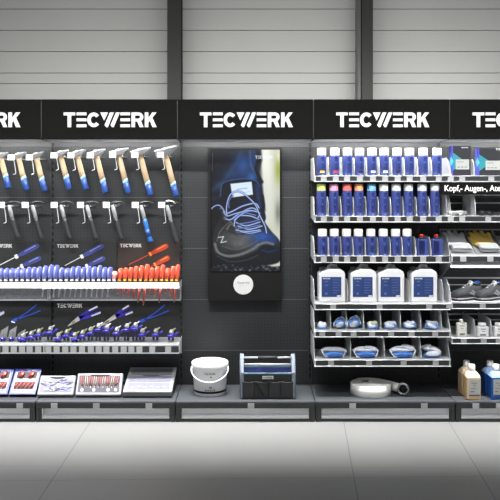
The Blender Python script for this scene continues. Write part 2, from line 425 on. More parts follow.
SHAFT = mat('polished_shaft', (205, 207, 210), 0.3, 0.35)
BLUEG = mat('blue_grip', (46, 106, 176), 0.3, coat=0.2)
def steel_hammer(hx, z, d, label, group, L, kind, k=1.0):
    t = hammer_root(hx, z, d, label, group, 1.0, name={'club': 'claw_hammer', 'blue': 'claw_hammer', 'pick': 'roofing_hammer'}.get(kind, 'claw_hammer'))
    hd = MB().m(FORGED_D, False)
    n = 10
    def xs(x, r, zc, ry=None): return [(x, (ry or r)*math.cos(2*math.pi*j/n), zc+r*math.sin(2*math.pi*j/n)) for j in range(n)]
    hd.loft([xs(-0.046, 0.0145, 0.016), xs(-0.034, 0.0155, 0.016), xs(-0.024, 0.011, 0.016), xs(-0.012, 0.013, 0.016), xs(0.012, 0.015, 0.017), xs(0.03, 0.0125, 0.019), xs(0.055, 0.009, 0.015, 0.012), xs(0.078, 0.0055, 0.006, 0.014), xs(0.095, 0.0025, -0.006, 0.014)])
    hd.build('head', t)
    if kind == 'pick':
        p = MB().m(WIRE, True); p.tube([(0.0, -0.018, 0.034), (0.025, -0.018, 0.032), (0.05, -0.018, 0.020), (0.068, -0.018, -0.004)], [0.005, 0.006, 0.005, 0.002]); p.build('curved_claw', t)
    def sec(z, wx, wy, dx=0.0, n=12): return [(dx+wx*math.cos(2*math.pi*j/n), wy*math.sin(2*math.pi*j/n), z) for j in range(n)]
    zs_ = -L*0.40
    sh = MB().m(SHAFT, True); sh.loft([sec(0.02, 0.010, 0.007), sec(-0.004, 0.012, 0.008), sec(-0.025, 0.0155, 0.009), sec(zs_, 0.0145, 0.009)]); sh.build('shaft', t)
    g = MB().m(BLUEG if kind == 'blue' else RUBBER, True)
    g.loft([sec(zs_+0.006, 0.0145, 0.011), sec(zs_-0.02, 0.0175, 0.012), sec(-L*0.7, 0.018, 0.013), sec(-L+0.03, 0.0185, 0.013), sec(-L+0.008, 0.023, 0.014, 0.003), sec(-L, 0.020, 0.012, 0.004)])
    g.build('rubber_grip', t)
    if kind == 'blue':
        MB().m(BLUE, True).loft([[(x*1.04, y*1.03, z) for x, y, z in sec(-L*0.66, 0.018, 0.013)], [(x*1.04, y*1.03, z) for x, y, z in sec(-L*0.86, 0.0185, 0.013)]]).build('dark_blue_band', t)
    return t
row2 = [(9, 'club', 238, 'black-handled claw hammer under the second wooden hammer, left edge bay'), (32.5, 'club', 238.5, 'black-handled claw hammer next to the bay seam, left edge bay'),
        (61, 'club', 239, 'black-handled steel hammer, leftmost of the five hung below the wooden row'), (87, 'club', 239.3, 'black-handled steel hammer, second of the five hung below the wooden row'),
        (112.5, 'club', 239.5, 'black-handled steel hammer just left of the blue-handled one'), (141, 'blue', 242, 'steel claw hammer with the only bright blue handle'),
        (167, 'pick', 243, 'roofing hammer with white curved claw and black handle, rightmost of the lower row')]
for j, (px, kind, pb, lab) in enumerate(row2):
    hx, z = PX(px, HAMD), PZ(205.5, HAMD); Ln = (z-PZ(pb, HAMD))/math.cos(TILT)
    steel_hammer(hx, z, HAMD, lab, 'steel hammers in the second row', Ln, kind)
    make_hook(hx, z-0.002, 0.125, 'wire hook with white tag, %s from left in the lower hammer row' % ORD[j], 'hooks of the second hammer row', 0.05)

# ------------------------------------------------------------------ printed boards
INK = mat('board_print', (32, 33, 34), 0.6); INKR = mat('board_print_warm', (46, 38, 35), 0.6)
PGREY = mat('print_grey', (196, 196, 196), 0.6); PWHITE = mat('print_white', (235, 235, 235), 0.6)
PBLUE = mat('print_blue', (56, 66, 128), 0.5); PBLUE2 = mat('print_cobalt', (48, 84, 190), 0.5); PPURP = mat('print_violet', (62, 56, 180), 0.5)
PLIL = mat('print_lilac', (140, 146, 205), 0.5)
PRED = mat('print_red', (180, 62, 44), 0.5); PORG = mat('print_orange', (236, 150, 50), 0.5); PSTEEL = mat('print_steel', (175, 172, 165), 0.5)
BD = 0.012
def seg(mb, a, b, wa, wb, d=BD+0.0015, th=0.0012):
    """tapered stroke between two picture points on a board"""
    A = Vector((PX(a[0], BD), PZ(a[1], BD))); B = Vector((PX(b[0], BD), PZ(b[1], BD)))
    t = (B-A).normalized(); n = Vector((-t[1], t[0])); wa /= S(BD)*2; wb /= S(BD)*2
    p = [A+n*wa, A-n*wa, B-n*wb, B+n*wb]
    mb.prism_y([tuple(q) for q in p], -d-th, -d)
def board(label, px0, px1, py0, py1, m_, name='printed_board'):
    x0, x1, z1, z0 = PX(px0, BD), PX(px1, BD), PZ(py0, BD), PZ(py1, BD)
    t = thing(name, label, 'display board', ((x0+x1)/2, 0, z0), 'printed boards behind the tools')
    o = MB().m(m_).box(x0, x1, -BD, -0.0005, z0, z1).build('panel', t); o.location = (-(x0+x1)/2, 0, -z0)
    return t, (-(x0+x1)/2, 0, -z0)
def finish(mb, name, t, off, lab=None):
    o = mb.build(name, t); o.location = off
    if lab: o['label'] = lab
    return o
def print_screwdriver(t, off, tip, bol, end, mh, mb_, ms, full=True):
    m_ = MB(); m_.m(ms); seg(m_, tip, bol, 0.9, 0.9)
    v = Vector(end)-Vector(bol); q = lambda f: tuple(Vector(bol)+v*f)
    m_.m(mh)
    seg(m_, q(0.02), q(0.25), 2.4, 4.4, BD+0.002); seg(m_, q(0.25), q(0.8), 4.4, 5.2, BD+0.002); seg(m_, q(0.8), q(0.95), 5.2, 4.2, BD+0.002); seg(m_, q(0.95), q(1.0), 4.2, 2.0, BD+0.002)
    m_.m(PLIL if mh is PBLUE else PORG); seg(m_, tuple(Vector(q(0.35))+Vector((0.2, -1.0))), tuple(Vector(q(0.85))+Vector((0.2, -1.3))), 0.7, 0.9, BD+0.0035)
    m_.m(mb_); seg(m_, q(-0.06), q(0.06), 4.0, 4.0, BD+0.0035)
    finish(m_, 'screwdriver_picture', t, off)
def small_logo(t, off, px0, px1, pyb, m_=PGREY):
    o = logo_part('lettering', PX(px0, BD), PZ(pyb, BD), (px1-px0)/S(BD), -BD-0.0004, m_, t, 0.0012); o.location = off
t, off = board('dark printed board with a blue screwdriver, behind the lit rail at the left edge', -20, 51, 241.3, 281, INK)
small_logo(t, off, -10, 12, 247.6); print_screwdriver(t, off, (0, 265), (16.5, 256.5), (39, 245), PBLUE, PWHITE, PGREY); print_screwdriver(t, off, (4, 275), (22, 266), (41, 257.5), PBLUE, PWHITE, PGREY)
t, off = board('dark printed board with a blue screwdriver, below the five steel hammers', 54, 117, 241.3, 281, INK)
small_logo(t, off, 57, 78.3, 247.6); print_screwdriver(t, off, (65, 265.5), (82, 256.5), (103.5, 245.2), PBLUE, PWHITE, PGREY); print_screwdriver(t, off, (70, 275), (87, 266), (105, 257.5), PBLUE, PWHITE, PGREY)
t, off = board('dark printed board with a red insulated screwdriver', 117.6, 179, 241.3, 281, INKR)
small_logo(t, off, 120, 141.5, 247.2); print_screwdriver(t, off, (129, 264.5), (150.3, 254), (168, 245), PRED, PORG, PRED); print_screwdriver(t, off, (138, 273), (155, 264.5), (169.5, 257), PRED, PORG, PRED)

def print_pliers(t, off, tip, piv, e1, e2, mh, jaw=2.6, w=3.4, slim=False, light=PWHITE):
    m_ = MB()
    if not slim:
        m_.m(PSTEEL); seg(m_, tip, piv, 0.9, 4.6); m_.m(FORGED_D); seg(m_, tuple(Vector(tip).lerp(Vector(piv), .35)), tuple(Vector(tip).lerp(Vector(piv), .6)), .8, .8, BD+0.003)
        for e, lt in ((e1, -1), (e2, 1)):
            v = Vector(e)-Vector(piv); nrm = Vector((v[1], -v[0])).normalized()*(1.2 if lt < 0 else -1.2)
            mid = Vector(piv)+v*0.45+nrm
            m_.m(mh); seg(m_, piv, tuple(mid), w+0.6, w, BD+0.002); seg(m_, tuple(mid), tuple(Vector(piv)+v*0.78+nrm*0.6), w, w, BD+0.002)
            m_.m(light); seg(m_, tuple(Vector(piv)+v*0.55+nrm*1.3), tuple(Vector(piv)+v*1.0+nrm*0.8), 1.3, 1.8, BD+0.0035)
            m_.m(mh); seg(m_, tuple(Vector(piv)+v*0.78+nrm*0.6), e, w, 1.6, BD+0.002)
    else:
        m_.m(mh); seg(m_, tip, piv, 2.2, 3.2); m_.m(light); seg(m_, tip, tuple(Vector(tip)+Vector((3.5, 1))), 1.0, 1.0, BD+0.003)
        for e in (e1, e2):
            v = Vector(e)-Vector(piv); mid = tuple(Vector(piv)+v*0.5+Vector((0, 0.6)))
            m_.m(mh); seg(m_, piv, mid, 1.3, 1.2, BD+0.002); seg(m_, mid, e, 1.2, 1.6, BD+0.002)
    finish(m_, 'pliers_picture', t, off)
t, off = board('dark printed board with slim blue pliers, left edge bay', -20, 51, 301, 342, INK)
print_pliers(t, off, (-32, 327), (-20, 319), (-2, 306), (4, 311), PPURP)
print_pliers(t, off, (-14, 320), (-10, 318), (0, 307), (3.5, 312), PPURP)
print_pliers(t, off, (11.5, 321.5), (17, 319), (37, 304.5), (40.5, 310.5), PBLUE2, slim=True)
t, off = board('dark printed board with three printed pliers, left of the screen', 54, 179, 301, 342, INK)
small_logo(t, off, 57, 82.3, 307.6, PWHITE)
print_pliers(t, off, (68, 326), (79.5, 318), (98, 307.2), (100.5, 311.5), PPURP)
print_pliers(t, off, (99, 327), (116, 316), (129.5, 306.2), (132.5, 311), PPURP)
print_pliers(t, off, (139.5, 321.8), (145, 319.5), (165, 304.8), (169, 310.5), PBLUE2, slim=True, light=PBLUE)

# ------------------------------------------------------------------ lit screwdriver rails
RD = 0.22
LIT = mat('lit_backplate', (112, 114, 118), 0.4, 0.2, var=0.5, scale=60)
def ledrail(label, x0, x1):
    cx = (x0+x1)/2
    zt, zb = PZ(282.8, RD), PZ(288.0, RD)
    t = thing('led_tool_rail', label, 'display rail', (cx, 0, zt), 'lit screwdriver rails')
    off = (-cx, 0, -zt)
    def F_(mb, n, bv=0.0): o = mb.build(n, t, bv); o.location = off; return o
    F_(MB().m(LED).box(x0, x1-0.004, -RD, -RD+0.010, zb, zt), 'led_strip', 0.001)
    tp = MB().m(RAIL); tp.box(x0, x1, -RD+0.010, -0.10, zt-0.008, zt-0.003)
    tp.box(x0, x1, -0.10, -0.09, zt-0.02, zt+0.004)
    F_(tp, 'holder_plate')
    F_(MB().m(SHELF).box(x1-0.003, x1, -RD-0.001, -0.002, zb-0.012, zt), 'end_plate')
    F_(MB().m(SHELF).box(x0, x0+0.003, -RD+0.012, -0.002, zb-0.012, zt), 'end_plate')
    z0, z1 = PZ(299.5, 0.06), PZ(285, 0.06)
    F_(MB().m(LIT).box(x0+0.004, x1-0.004, -0.06, -0.057, z0, z1), 'lit_back_plate')
    F_(MB().m(SHELF2).box(x0+0.004, x1-0.004, -0.075, -0.0565, z0-0.006, z0), 'lower_lip')
    for xx in (x0+0.003, x1-0.006): F_(MB().m(SHELF2).box(xx, xx+0.003, -0.10, -0.0005, z0-0.006, zt-0.004), 'bracket')
    area('rail_led', (cx, -RD+0.03, zb-0.004), (math.radians(-25), 0, 0), x1-x0-0.03, 0.02, 3.0)
    return t
ledrail('white lit rail of blue screwdrivers in the bay cut off at left', EDGE[0]+0.004, EDGE[1]-0.010)
ledrail('white lit rail of blue and red screwdrivers left of the screen', EDGE[1]-0.008, EDGE[2]+0.004)

HBLUE = mat('handle_blue', (88, 96, 162), 0.28, var=0.03); HLIL = mat('handle_lilac', (150, 158, 220), 0.35)
HRED = mat('handle_red', (206, 84, 62), 0.28, var=0.03); HYEL = mat('handle_yellow', (240, 180, 60), 0.35); HPINK = mat('handle_pink', (226, 150, 140), 0.3)
def make_driver(kind, L, shaft):
    t = thing('screwdriver', 'x', 'screwdriver')
    m1, m2, m3 = {'blue': (HBLUE, HLIL, WHITE), 'red': (HRED, HRED, HYEL), 'pink': (HPINK, HPINK, WHITE)}[kind]
    r = 0.0185
    h = MB().m(m1, True)
    n = 12
    prof = [(0.011, 0.0), (0.0175, 0.010), (0.0205, 0.03), (0.0207, 0.055), (0.0200, L-0.03), (0.0190, L-0.012), (0.0140, L-0.002), (0.006, L)]
    h.loft([[(rr*(0.95+0.07*math.cos(3*2*math.pi*j/n))*math.cos(2*math.pi*j/n), rr*(0.95+0.07*math.cos(3*2*math.pi*j/n))*math.sin(2*math.pi*j/n), z) for j in range(n)] for rr, z in prof])
    h.build('handle', t)
    g = MB().m(m2, True); g.tube([(-0.009, -0.0165, 0.015), (-0.010, -0.0185, 0.05), (-0.009, -0.0175, L-0.015)], [0.005, 0.0078, 0.006], 6)
    g.build('grip_stripe', t)
    MB().m(m3, True).lathe([(0.012, -0.012), (0.0135, -0.008), (0.012, 0.001)], 12).build('collar', t)
    s = MB().m(PRED if kind == 'red' else STEEL, True); s.lathe([(0.0062, -shaft), (0.0062, -0.01)], 8)
    if kind == 'red': s.m(STEEL).lathe([(0.003, -shaft-0.012), (0.004, -shaft)], 8)
    s.build('shaft', t)
    t.rotation_euler = (math.radians(-8), math.radians(5), 0)
    return t
ZD = PZ(281.0, 0.18)+0.012
def driver_row(pxs, tops, kind, shafts, labeler, group):
    first = {}
    for j, (px, tp, shf) in enumerate(zip(pxs, tops, shafts)):
        L = PZ(tp, 0.18)-ZD
        key = (kind, round(tp, 1), shf)
        loc = (PX(px, 0.18), -0.185, ZD)
        if key in first:
            o = dup(first[key], loc, labeler(j), group)
        else:
            o = make_driver(kind, L, shf); o.location = loc; o['label'] = labeler(j); o['group'] = group; first[key] = o
b0 = [-5.4, 0.3, 6, 11.5, 17, 22.5, 28, 33.4, 38.6]
driver_row(b0, [268]*6+[267, 267, 266.5], 'blue', [0.06]*9, lambda j: 'blue-handled screwdriver, %s from left in the left edge bay rail' % ORD[j], 'blue screwdrivers in the left edge bay')
b1 = [44.5, 50.2, 55.6, 61, 66.5, 72, 77.3, 82.7, 88.1, 93.4, 98.8, 104, 109.2]
t1 = [265.5, 264.5, 264.8, 267.5, 268, 266.5, 266, 267, 266, 266.5, 265.2, 267, 266.8]
driver_row(b1, t1, 'blue', [0.132]*13, lambda j: 'blue-handled screwdriver, %s from left in the rail left of the screen' % ORD[j], 'blue screwdrivers in the rail left of the screen')
driver_row([114.2], [271], 'pink', [0.07], lambda j: 'short pale pink-handled screwdriver between the blue and red ones', 'single pink screwdriver')
r1 = [119.6, 124.9, 130, 135.3, 140.5, 146, 151.1, 156.3, 161.5, 166.8, 172, 176.6]
rt = [268, 267.5, 267.2, 266, 265.5, 264, 267.5, 266, 264.5, 268, 266, 264.5]
rend = [292, 294, 295, 298, 301, 303.5, 292, 295, 301, 292, 294.5, 300.5]
driver_row(r1, rt, 'red', [round((ZD-PZ(e, 0.18)), 3) for e in rend], lambda j: 'red-handled insulated screwdriver, %s from left of the red ones' % ORD[j], 'red screwdrivers beside the blue ones')

# ------------------------------------------------------------------ pliers trays
VIO = mat('pliers_violet', (52, 44, 165), 0.3); VIOD = mat('pliers_dark_grip', (30, 28, 70), 0.4); PJAW = mat('jaw_light', (210, 212, 212), 0.25, 0.6); PJAWY = mat('jaw_olive', (150, 152, 128), 0.35, 0.4)
CARD = mat('clear_pack', (175, 178, 176), 0.25, 0.3, var=0.35, scale=70)
TRAYG = mat('tray_grey', (128, 130, 133), 0.4, var=0.1)
def pliers_tray(label, x0, x1, labels_px):
    cx = (x0+x1)/2; zt, zm, zb = PZ(344.6, RD), PZ(346, RD), PZ(352.8, RD)
    t = thing('slotted_tray', label, 'display tray', (cx, 0, zt), 'slotted pliers trays'); off = (-cx, 0, -zt)
    def F_(mb, n, bv=0.0): o = mb.build(n, t, bv); o.location = off; return o
    F_(MB().m(TRAYG).prism_x([(-RD, zt-0.004), (-RD, zt), (-0.06, PZ(337, 0.06)), (-0.06, PZ(337, 0.06)-0.004)], x0, x1), 'tray_panel')
    rl = F_(MB().m(SHELF).box(x0, x1, -RD-0.002, -RD, zb, zt), 'front_lip')
    F_(MB().m(SHELF2).box(x0, x1, -RD-0.012, -RD-0.002, zb-0.004, zb), 'lower_lip')
    F_(MB().m(RAIL).box(x0+0.004, x1-0.004, -RD-0.0045, -RD-0.002, zb+0.003, zm), 'price_rail')
    for px in labels_px:
        xx = PX(px, RD); F_(MB().m(TAG).box(xx-0.022, xx+0.022, -RD-0.007, -RD-0.0046, zb+0.004, zm-0.002), 'price_label')
    for xx in (x0, x1-0.003):
        F_(MB().m(SHELF).prism_x([(-RD, zb), (-RD, zt), (-0.002, PZ(337, 0.06)), (-0.002, zb-0.05)], xx, xx+0.003), 'side_bracket')
pliers_tray('light grey slotted tray of pliers in the left edge bay', EDGE[0]+0.004, EDGE[1]-0.010, [-2.5, 5.7, 14, 22.3, 29.8, 38.4])
pliers_tray('light grey slotted tray of pliers left of the screen', EDGE[1]-0.008, EDGE[2]+0.004, [48.5, 56.8, 65.5, 73.6, 82.2, 91, 98.8, 106.5, 115.3, 123.8, 131.5, 139.5, 152.3, 168.3])
def make_pliers(H, jm, tilt):
    t = thing('pliers', 'x', 'pliers')
    # jaws up; the handles straddle the slot and hang below
    j = MB().m(jm, True); j.ell((0, 0, H-0.015), (0.013, 0.008, 0.022)); j.tube([(0.0, 0, H-0.01), (0.022, 0.010, H+0.012)], [0.009, 0.004], 8)
    j.m(PJAW, True); j.ell((-0.004, -0.006, H-0.016), (0.010, 0.006, 0.012))
    j.build('jaws', t)
    h = MB().m(VIO, True); h.ell((-0.006, -0.004, H-0.046), (0.020, 0.011, 0.013)); h.tube([(0.005, 0, H-0.045), (0.026, 0.006, H-0.032), (0.036, 0.010, H-0.016)], [0.008, 0.008, 0.006], 8)
    h.build('violet_collar', t)
    l = MB().m(VIOD, True)
    l.tube([(-0.010, -0.004, H-0.045), (-0.014, -0.004, H-0.065), (-0.012, -0.002, 0.006)], [0.007, 0.008, 0.006], 8)
    l.build('grip', t)
    l = MB().m(VIOD, True)
    l.tube([(0.006, -0.004, H-0.045), (0.008, -0.004, H-0.065), (0.006, -0.002, 0.006)], [0.007, 0.008, 0.006], 8)
    l.build('grip', t)
    return t
pl = [(23.5, 334.5, 'dark'), (31.5, 332.5, 'oliv'), (39, 330.5, 'oliv'), (50.5, 328, 'dark'), (58.6, 334, 'oliv'), (67, 331, 'oliv'), (75.2, 334, 'oliv'), (83, 331.5, 'oliv'), (91, 328.5, 'oliv'),
      (98.7, 325, 'light'), (107, 326, 'light'), (117, 328.5, 'light'), (127, 325, 'light'), (135.5, 324, 'light'), (142.5, 330, 'oliv'), (156, 330, 'oliv'), (171.5, 331, 'oliv')]
pj = {'dark': FORGED, 'oliv': PJAWY, 'light': PJAW}
for j, (px, top, km) in enumerate(pl):
    d = 0.165; zbase = PZ(341.2, d)+0.001; H = PZ(top-1.0, d)-zbase
    t = make_pliers(H, pj[km], 0); t.location = (PX(px, d), -d, zbase); t.scale = (1.32, 1.2, 1.0)
    t['label'] = 'violet-gripped pliers, %s from left standing in the slotted trays' % ORD[j]; t['group'] = 'pliers in the slotted trays'
for j, px in enumerate([3.5, 12, 20.5]):
    d = 0.14; zbase = PZ(341, d)
    t = thing('packed_tool', ['clear-packed tool with violet grip at the left edge, on the slotted tray', 'clear-packed tool with violet grip, middle of three packs on the slotted tray', 'shorter clear-packed tool beside the first pliers on the slotted tray'][j], 'packed tool', (PX(px, d), -d, zbase), 'clear packs in the pliers tray')
    h = [0.115, 0.115, 0.09][j]
    MB().m(CARD).prism_y([(-0.030, 0.012), (0.022, 0.012), (0.038, h), (-0.018, h-0.035)], -0.004, 0.004).build('clear_card', t, 0.001)
    for k in (-0.008, 0.010): MB().m(STEEL).box(k, k+0.004, -0.006, -0.004, 0.016, h-0.045).build('blade', t)
    g = MB().m(VIO, True); g.ell((0.0, -0.022, 0.022), (0.022, 0.011, 0.012)); g.ell((0.012, -0.018, 0.014), (0.012, 0.010, 0.010)); g.m(VIOD, True); g.ell((-0.008, -0.02, 0.012), (0.008, 0.008, 0.0115)); g.m(WHITE, True); g.ell((0, -0.030, 0.026), (0.006, 0.004, 0.005)); g.build('grip', t)

# ------------------------------------------------------------------ light grey shelves of the right bays
SD = 0.36
GLASSY = mat('frosted_divider', (226, 229, 231), 0.3, var=0.02)
def shelf(label, x0, x1, zf, lip_top, lip_bot, labels_px, dividers, dh, name='merchandise_shelf', side_h=None, back=0, floor_y0=-0.004, fr=0.45):
    """flat shelf, floor height zf, front price rail lip_bot..lip_top"""
    cx = (x0+x1)/2
    t = thing(name, label, 'shelf', (cx, 0, zf), 'light grey merchandise shelves'); off = (-cx, 0, -zf)
    def F_(mb, n, bv=0.0): o = mb.build(n, t, bv); o.location = off; return o
    F_(MB().m(SHELF).box(x0, x1, -SD+0.002, floor_y0, zf-0.003, zf-0.0005), 'shelf_panel')
    F_(MB().m(SHELF).prism_x([(-SD+0.002, lip_bot), (-SD-0.010, lip_bot-0.003), (-SD-0.012, lip_bot), (-SD-0.001, lip_bot+0.004), (-SD-0.001, lip_top-0.003), (-SD-0.010, lip_top+0.001), (-SD-0.008, lip_top+0.003), (-SD+0.003, lip_top+0.002)], x0, x1), 'front_profile')
    F_(MB().m(RAIL).box(x0+0.01, x1-0.01, -SD-0.004, -SD-0.001, lip_bot+0.005, lip_top-0.004), 'price_rail')
    for px in labels_px:
        xx = PX(px, SD); F_(MB().m(TAG).box(xx-0.021, xx+0.021, -SD-0.0075, -SD-0.004, lip_bot+0.004, lip_top-0.003), 'price_label')
    sh = side_h or dh
    for xx in (x0, x1-0.003):
        F_(MB().m(SHELF).prism_x([(-0.002, zf-0.02), (-0.03, zf-0.02), (-SD+0.002, lip_bot), (-SD-0.004, lip_top), (-SD+0.004, zf+0.004), (-SD*0.82, zf+sh*0.8), (-SD*0.7, zf+sh), (-0.002, zf+sh)], xx, xx+0.003), 'side_bracket')
    for dx in dividers:
        F_(MB().m(GLASSY).prism_x([(-SD+0.006, zf), (-SD+0.012, zf+dh*fr), (-SD+0.030, zf+dh*0.82), (-SD+0.062, zf+dh), (-0.012, zf+dh), (-0.012, zf)], dx-0.0015, dx+0.0015), 'divider')
    if back:
        for zz, hh in ((zf+0.002, 0.02), (zf+back*0.55, 0.008), (zf+back-0.012, 0.012)):
            F_(MB().m(SHELF).box(x0+0.004, x1-0.004, -0.012, -0.006, zz, zz+hh), 'back_bar')
    return t
X30, X31 = EDGE[3]+0.004, EDGE[4]-0.004
X40, X41 = EDGE[4]+0.004, EDGE[5]-0.004
def mids(pxs, d=0.30):
    X = [PX(p, d) for p in pxs]; return [(a+b)/2 for a, b in zip(X[:-1], X[1:])]
r1x = [321.5, 334.8, 347.5, 359.5, 372, 384.2, 397, 409.5, 423.2, 437]
r2x = [321.3, 333.8, 347, 358.8, 371.5, 383.6, 396, 408.4, 422, 434.8]
r3x = [322.4, 334.2, 346.4, 358.3, 370.7, 383.2, 395.5, 407, 422, 436.6]
Z1 = 1.752; Z2 = 1.463; Z3 = 1.165; Z4 = PZ(302.8, 0.345); Z5 = PZ(330.2, 0.35); Z6 = PZ(358.8, 0.35)
lab1 = [323.7, 335.7, 347, 359.8, 372.8, 385, 397.5, 409.5, 423, 438.5]
shelf('top shelf of white-capped blue spray bottles right of the screen', X30, X31, Z1, PZ(176, SD), PZ(181.6, SD), lab1, mids(r1x), 0.145)
shelf('second shelf right of the screen, its spray bottles with coloured caps', X30, X31, Z2, PZ(216.3, SD), PZ(222, SD), lab1, mids(r2x), 0.145)
shelf('third shelf right of the screen, ending in two red-topped bottles', X30, X31, Z3, PZ(256, SD), PZ(262.5, SD), lab1, mids(r3x), 0.145)
c4 = [332.3, 363.6, 391.4, 424.4]
shelf('shelf holding the four white canisters', X30, X31, Z4, PZ(304, SD), PZ(309.5, SD), [333, 379.5, 429], [PX(347.5, 0.33), PX(376, 0.33), PX(409, 0.33), PX(442.5, 0.33)], 0.165)
shelf('shelf of small bagged goggles and masks below the canisters', X30, X31, Z5, PZ(331.4, SD), PZ(336.8, SD), [322.2, 338.5, 353.5, 372, 391, 411.5, 435], [.591, .708, .832, .958, 1.103, 1.25, 1.40], 0.135)
shelf('lowest shelf with four large bagged goggles above the hose', X30, X31, Z6, PZ(360, SD), PZ(366, SD), [331, 369, 403.5, 435.5], [.737, .985, 1.25], 0.15)

# spray bottles -----------------------------------------------------
SBL = mat('spray_blue', (64, 76, 140), 0.25, var=0.02, coat=0.3); SBL2 = mat('spray_light_blue', (96, 116, 200), 0.3); SNV = mat('spray_navy', (24, 34, 84), 0.35)
SBR = mat('label_teal', (46, 96, 176), 0.4)
caps = {'white': WHITE, 'yellow green': mat('cap_lime', (222, 235, 130), 0.3), 'pink': mat('cap_pink', (243, 165, 200), 0.3), 'red': mat('cap_red', (240, 120, 108), 0.3),
        'orange': mat('cap_orange', (248, 170, 120), 0.3), 'light blue': mat('cap_sky', (130, 195, 238), 0.3)}
accents = {'yellow': mat('acc_yellow', (226, 190, 60), 0.5), 'red': mat('acc_red', (200, 50, 60), 0.5), 'dark': mat('acc_dark', (22, 26, 44), 0.5), 'white': mat('acc_white', (225, 228, 240), 0.5), 'teal': SBR}
def make_bottle(H, cap, acc, caph, r=0.0355, style=0):
    t = thing('spray_bottle', 'x', 'bottle')
    hb = H-caph
    b = MB().m(SBL, True); b.lathe([(r*0.9, 0), (r, 0.004), (r, hb-0.008), (r*0.93, hb-0.001), (r*0.75, hb)], 24); b.build('can', t)
    c = MB().m(caps[cap], True); rc = r*0.93
    c.lathe([(rc, hb-0.002), (rc*1.0, hb+0.004), (rc, hb+caph*0.8), (rc*0.93, hb+caph*0.97), (rc*0.8, hb+caph)], 24)
    c.build('cap', t)
    # printed label: patches hugging the can's front
    def patch(m_, a0, a1, z0, z1, off=0.0006):
        l = MB().m(m_, True); n = 6
        ring = [[((r+off)*math.sin(a0+(a1-a0)*k/n), -(r+off)*math.cos(a0+(a1-a0)*k/n), z) for k in range(n+1)] for z in (z0, z1)]
        l._add([v for rg in ring for v in rg], [(k, k+1, k+n+2, k+n+1) for k in range(n)])
        return l
    patch(mat('spray_mid_blue', (38, 48, 104), 0.35), -0.12, 0.62, 0.026, hb-0.030, 0.0004).build('label_panel', t)
    patch(SNV, -0.18, 0.5, hb-0.028, hb-0.014).build('label_mark', t)
    patch(SBR, -0.1, 0.42, hb-0.058, hb-0.047).build('label_mark', t)
    patch(SNV, 0.02, 0.35, 0.062, 0.070).build('label_mark', t)
    if style: patch(SBL2, 0.05, 0.3, 0.085, 0.092).build('label_mark', t)
    if acc: patch(accents[acc], -0.35, 0.62, 0.030 if style == 0 else 0.022, 0.046 if style == 0 else 0.034, 0.0009).build('label_band', t)
    patch(SBL2, 0.05, 0.34, 0.012, 0.020).build('label_mark', t)
    return t
cache = {}
def bottle(px, z, H, cap, acc, caph, label, group, style=0, d=0.305):
    key = (H, cap, acc, caph, style)
    loc = (PX(px, d-0.035), -d, z)
    loc = (PX(px, d), -d, z)
    if key in cache: return dup(cache[key], loc, label, group)
    o = make_bottle(H, cap, acc, caph, style=style); o.location = loc; o['label'] = label; o['group'] = group; cache[key] = o; return o
acc1 = ['yellow', 'red', None, 'dark', 'white', 'white', 'dark', None, None, None]
for j, px in enumerate(r1x):
    bottle(px, Z1, 0.212, 'white', acc1[j], 0.052, 'white-capped blue spray bottle%s, %s from left on the top bottle shelf' % ({'yellow': ' with yellow band', 'red': ' with red band', 'dark': ' with dark band', 'white': ' with white band', None: ''}[acc1[j]], ORD[j]), 'spray bottles on the top shelf')
cap2 = ['yellow green', 'pink', 'red', 'orange', 'light blue'] + ['white']*5
for j, px in enumerate(r2x):
    lab = ('blue spray bottle with %s cap on the second shelf' % cap2[j]) if j < 5 else 'white-capped blue spray bottle, %s from left on the second bottle shelf' % ORD[j]
    bottle(px, Z2, 0.238, cap2[j], None, 0.050, lab, 'spray bottles on the second shelf', style=1)
acc3 = [None, None, None, None, 'teal', None, None, None]
for j, px in enumerate(r3x[:8]):
    bottle(px, Z3, 0.205, 'white', acc3[j], 0.052, 'white-capped blue spray bottle, %s from left on the third bottle shelf' % ORD[j], 'spray bottles on the third shelf', style=1)
CREDN = mat('cap_dark', (50, 50, 60), 0.4)
for j, px in enumerate(r3x[8:]):
    t = thing('spray_bottle', ['squat blue bottle with red nozzle, left one of the pair ending the third shelf', 'squat blue bottle with red nozzle at the right end of the third shelf'][j], 'bottle', (PX(px, 0.30), -0.30, Z3), 'red-topped bottles on the third shelf')
    MB().m(SBL).rbox(-0.043, 0.043, -0.036, 0.036, 0, 0.132, 0.014).build('body', t, 0.004)
    MB().m(SNV).box(-0.030, 0.012, -0.0375, -0.036, 0.02, 0.118).build('label_panel', t)
    MB().m(CREDN, True).lathe([(0.026, 0.132), (0.024, 0.142), (0.014, 0.146)], 16).build('collar', t)
    n = MB().m(mat('nozzle_red', (214, 50, 44), 0.35), True); n.lathe([(0.010, 0.145), (0.011, 0.158), (0.008, 0.164)], 14); n.tube([(0, 0, 0.157), (-0.018, -0.004, 0.158)], 0.006, 8)
    n.build('nozzle', t)

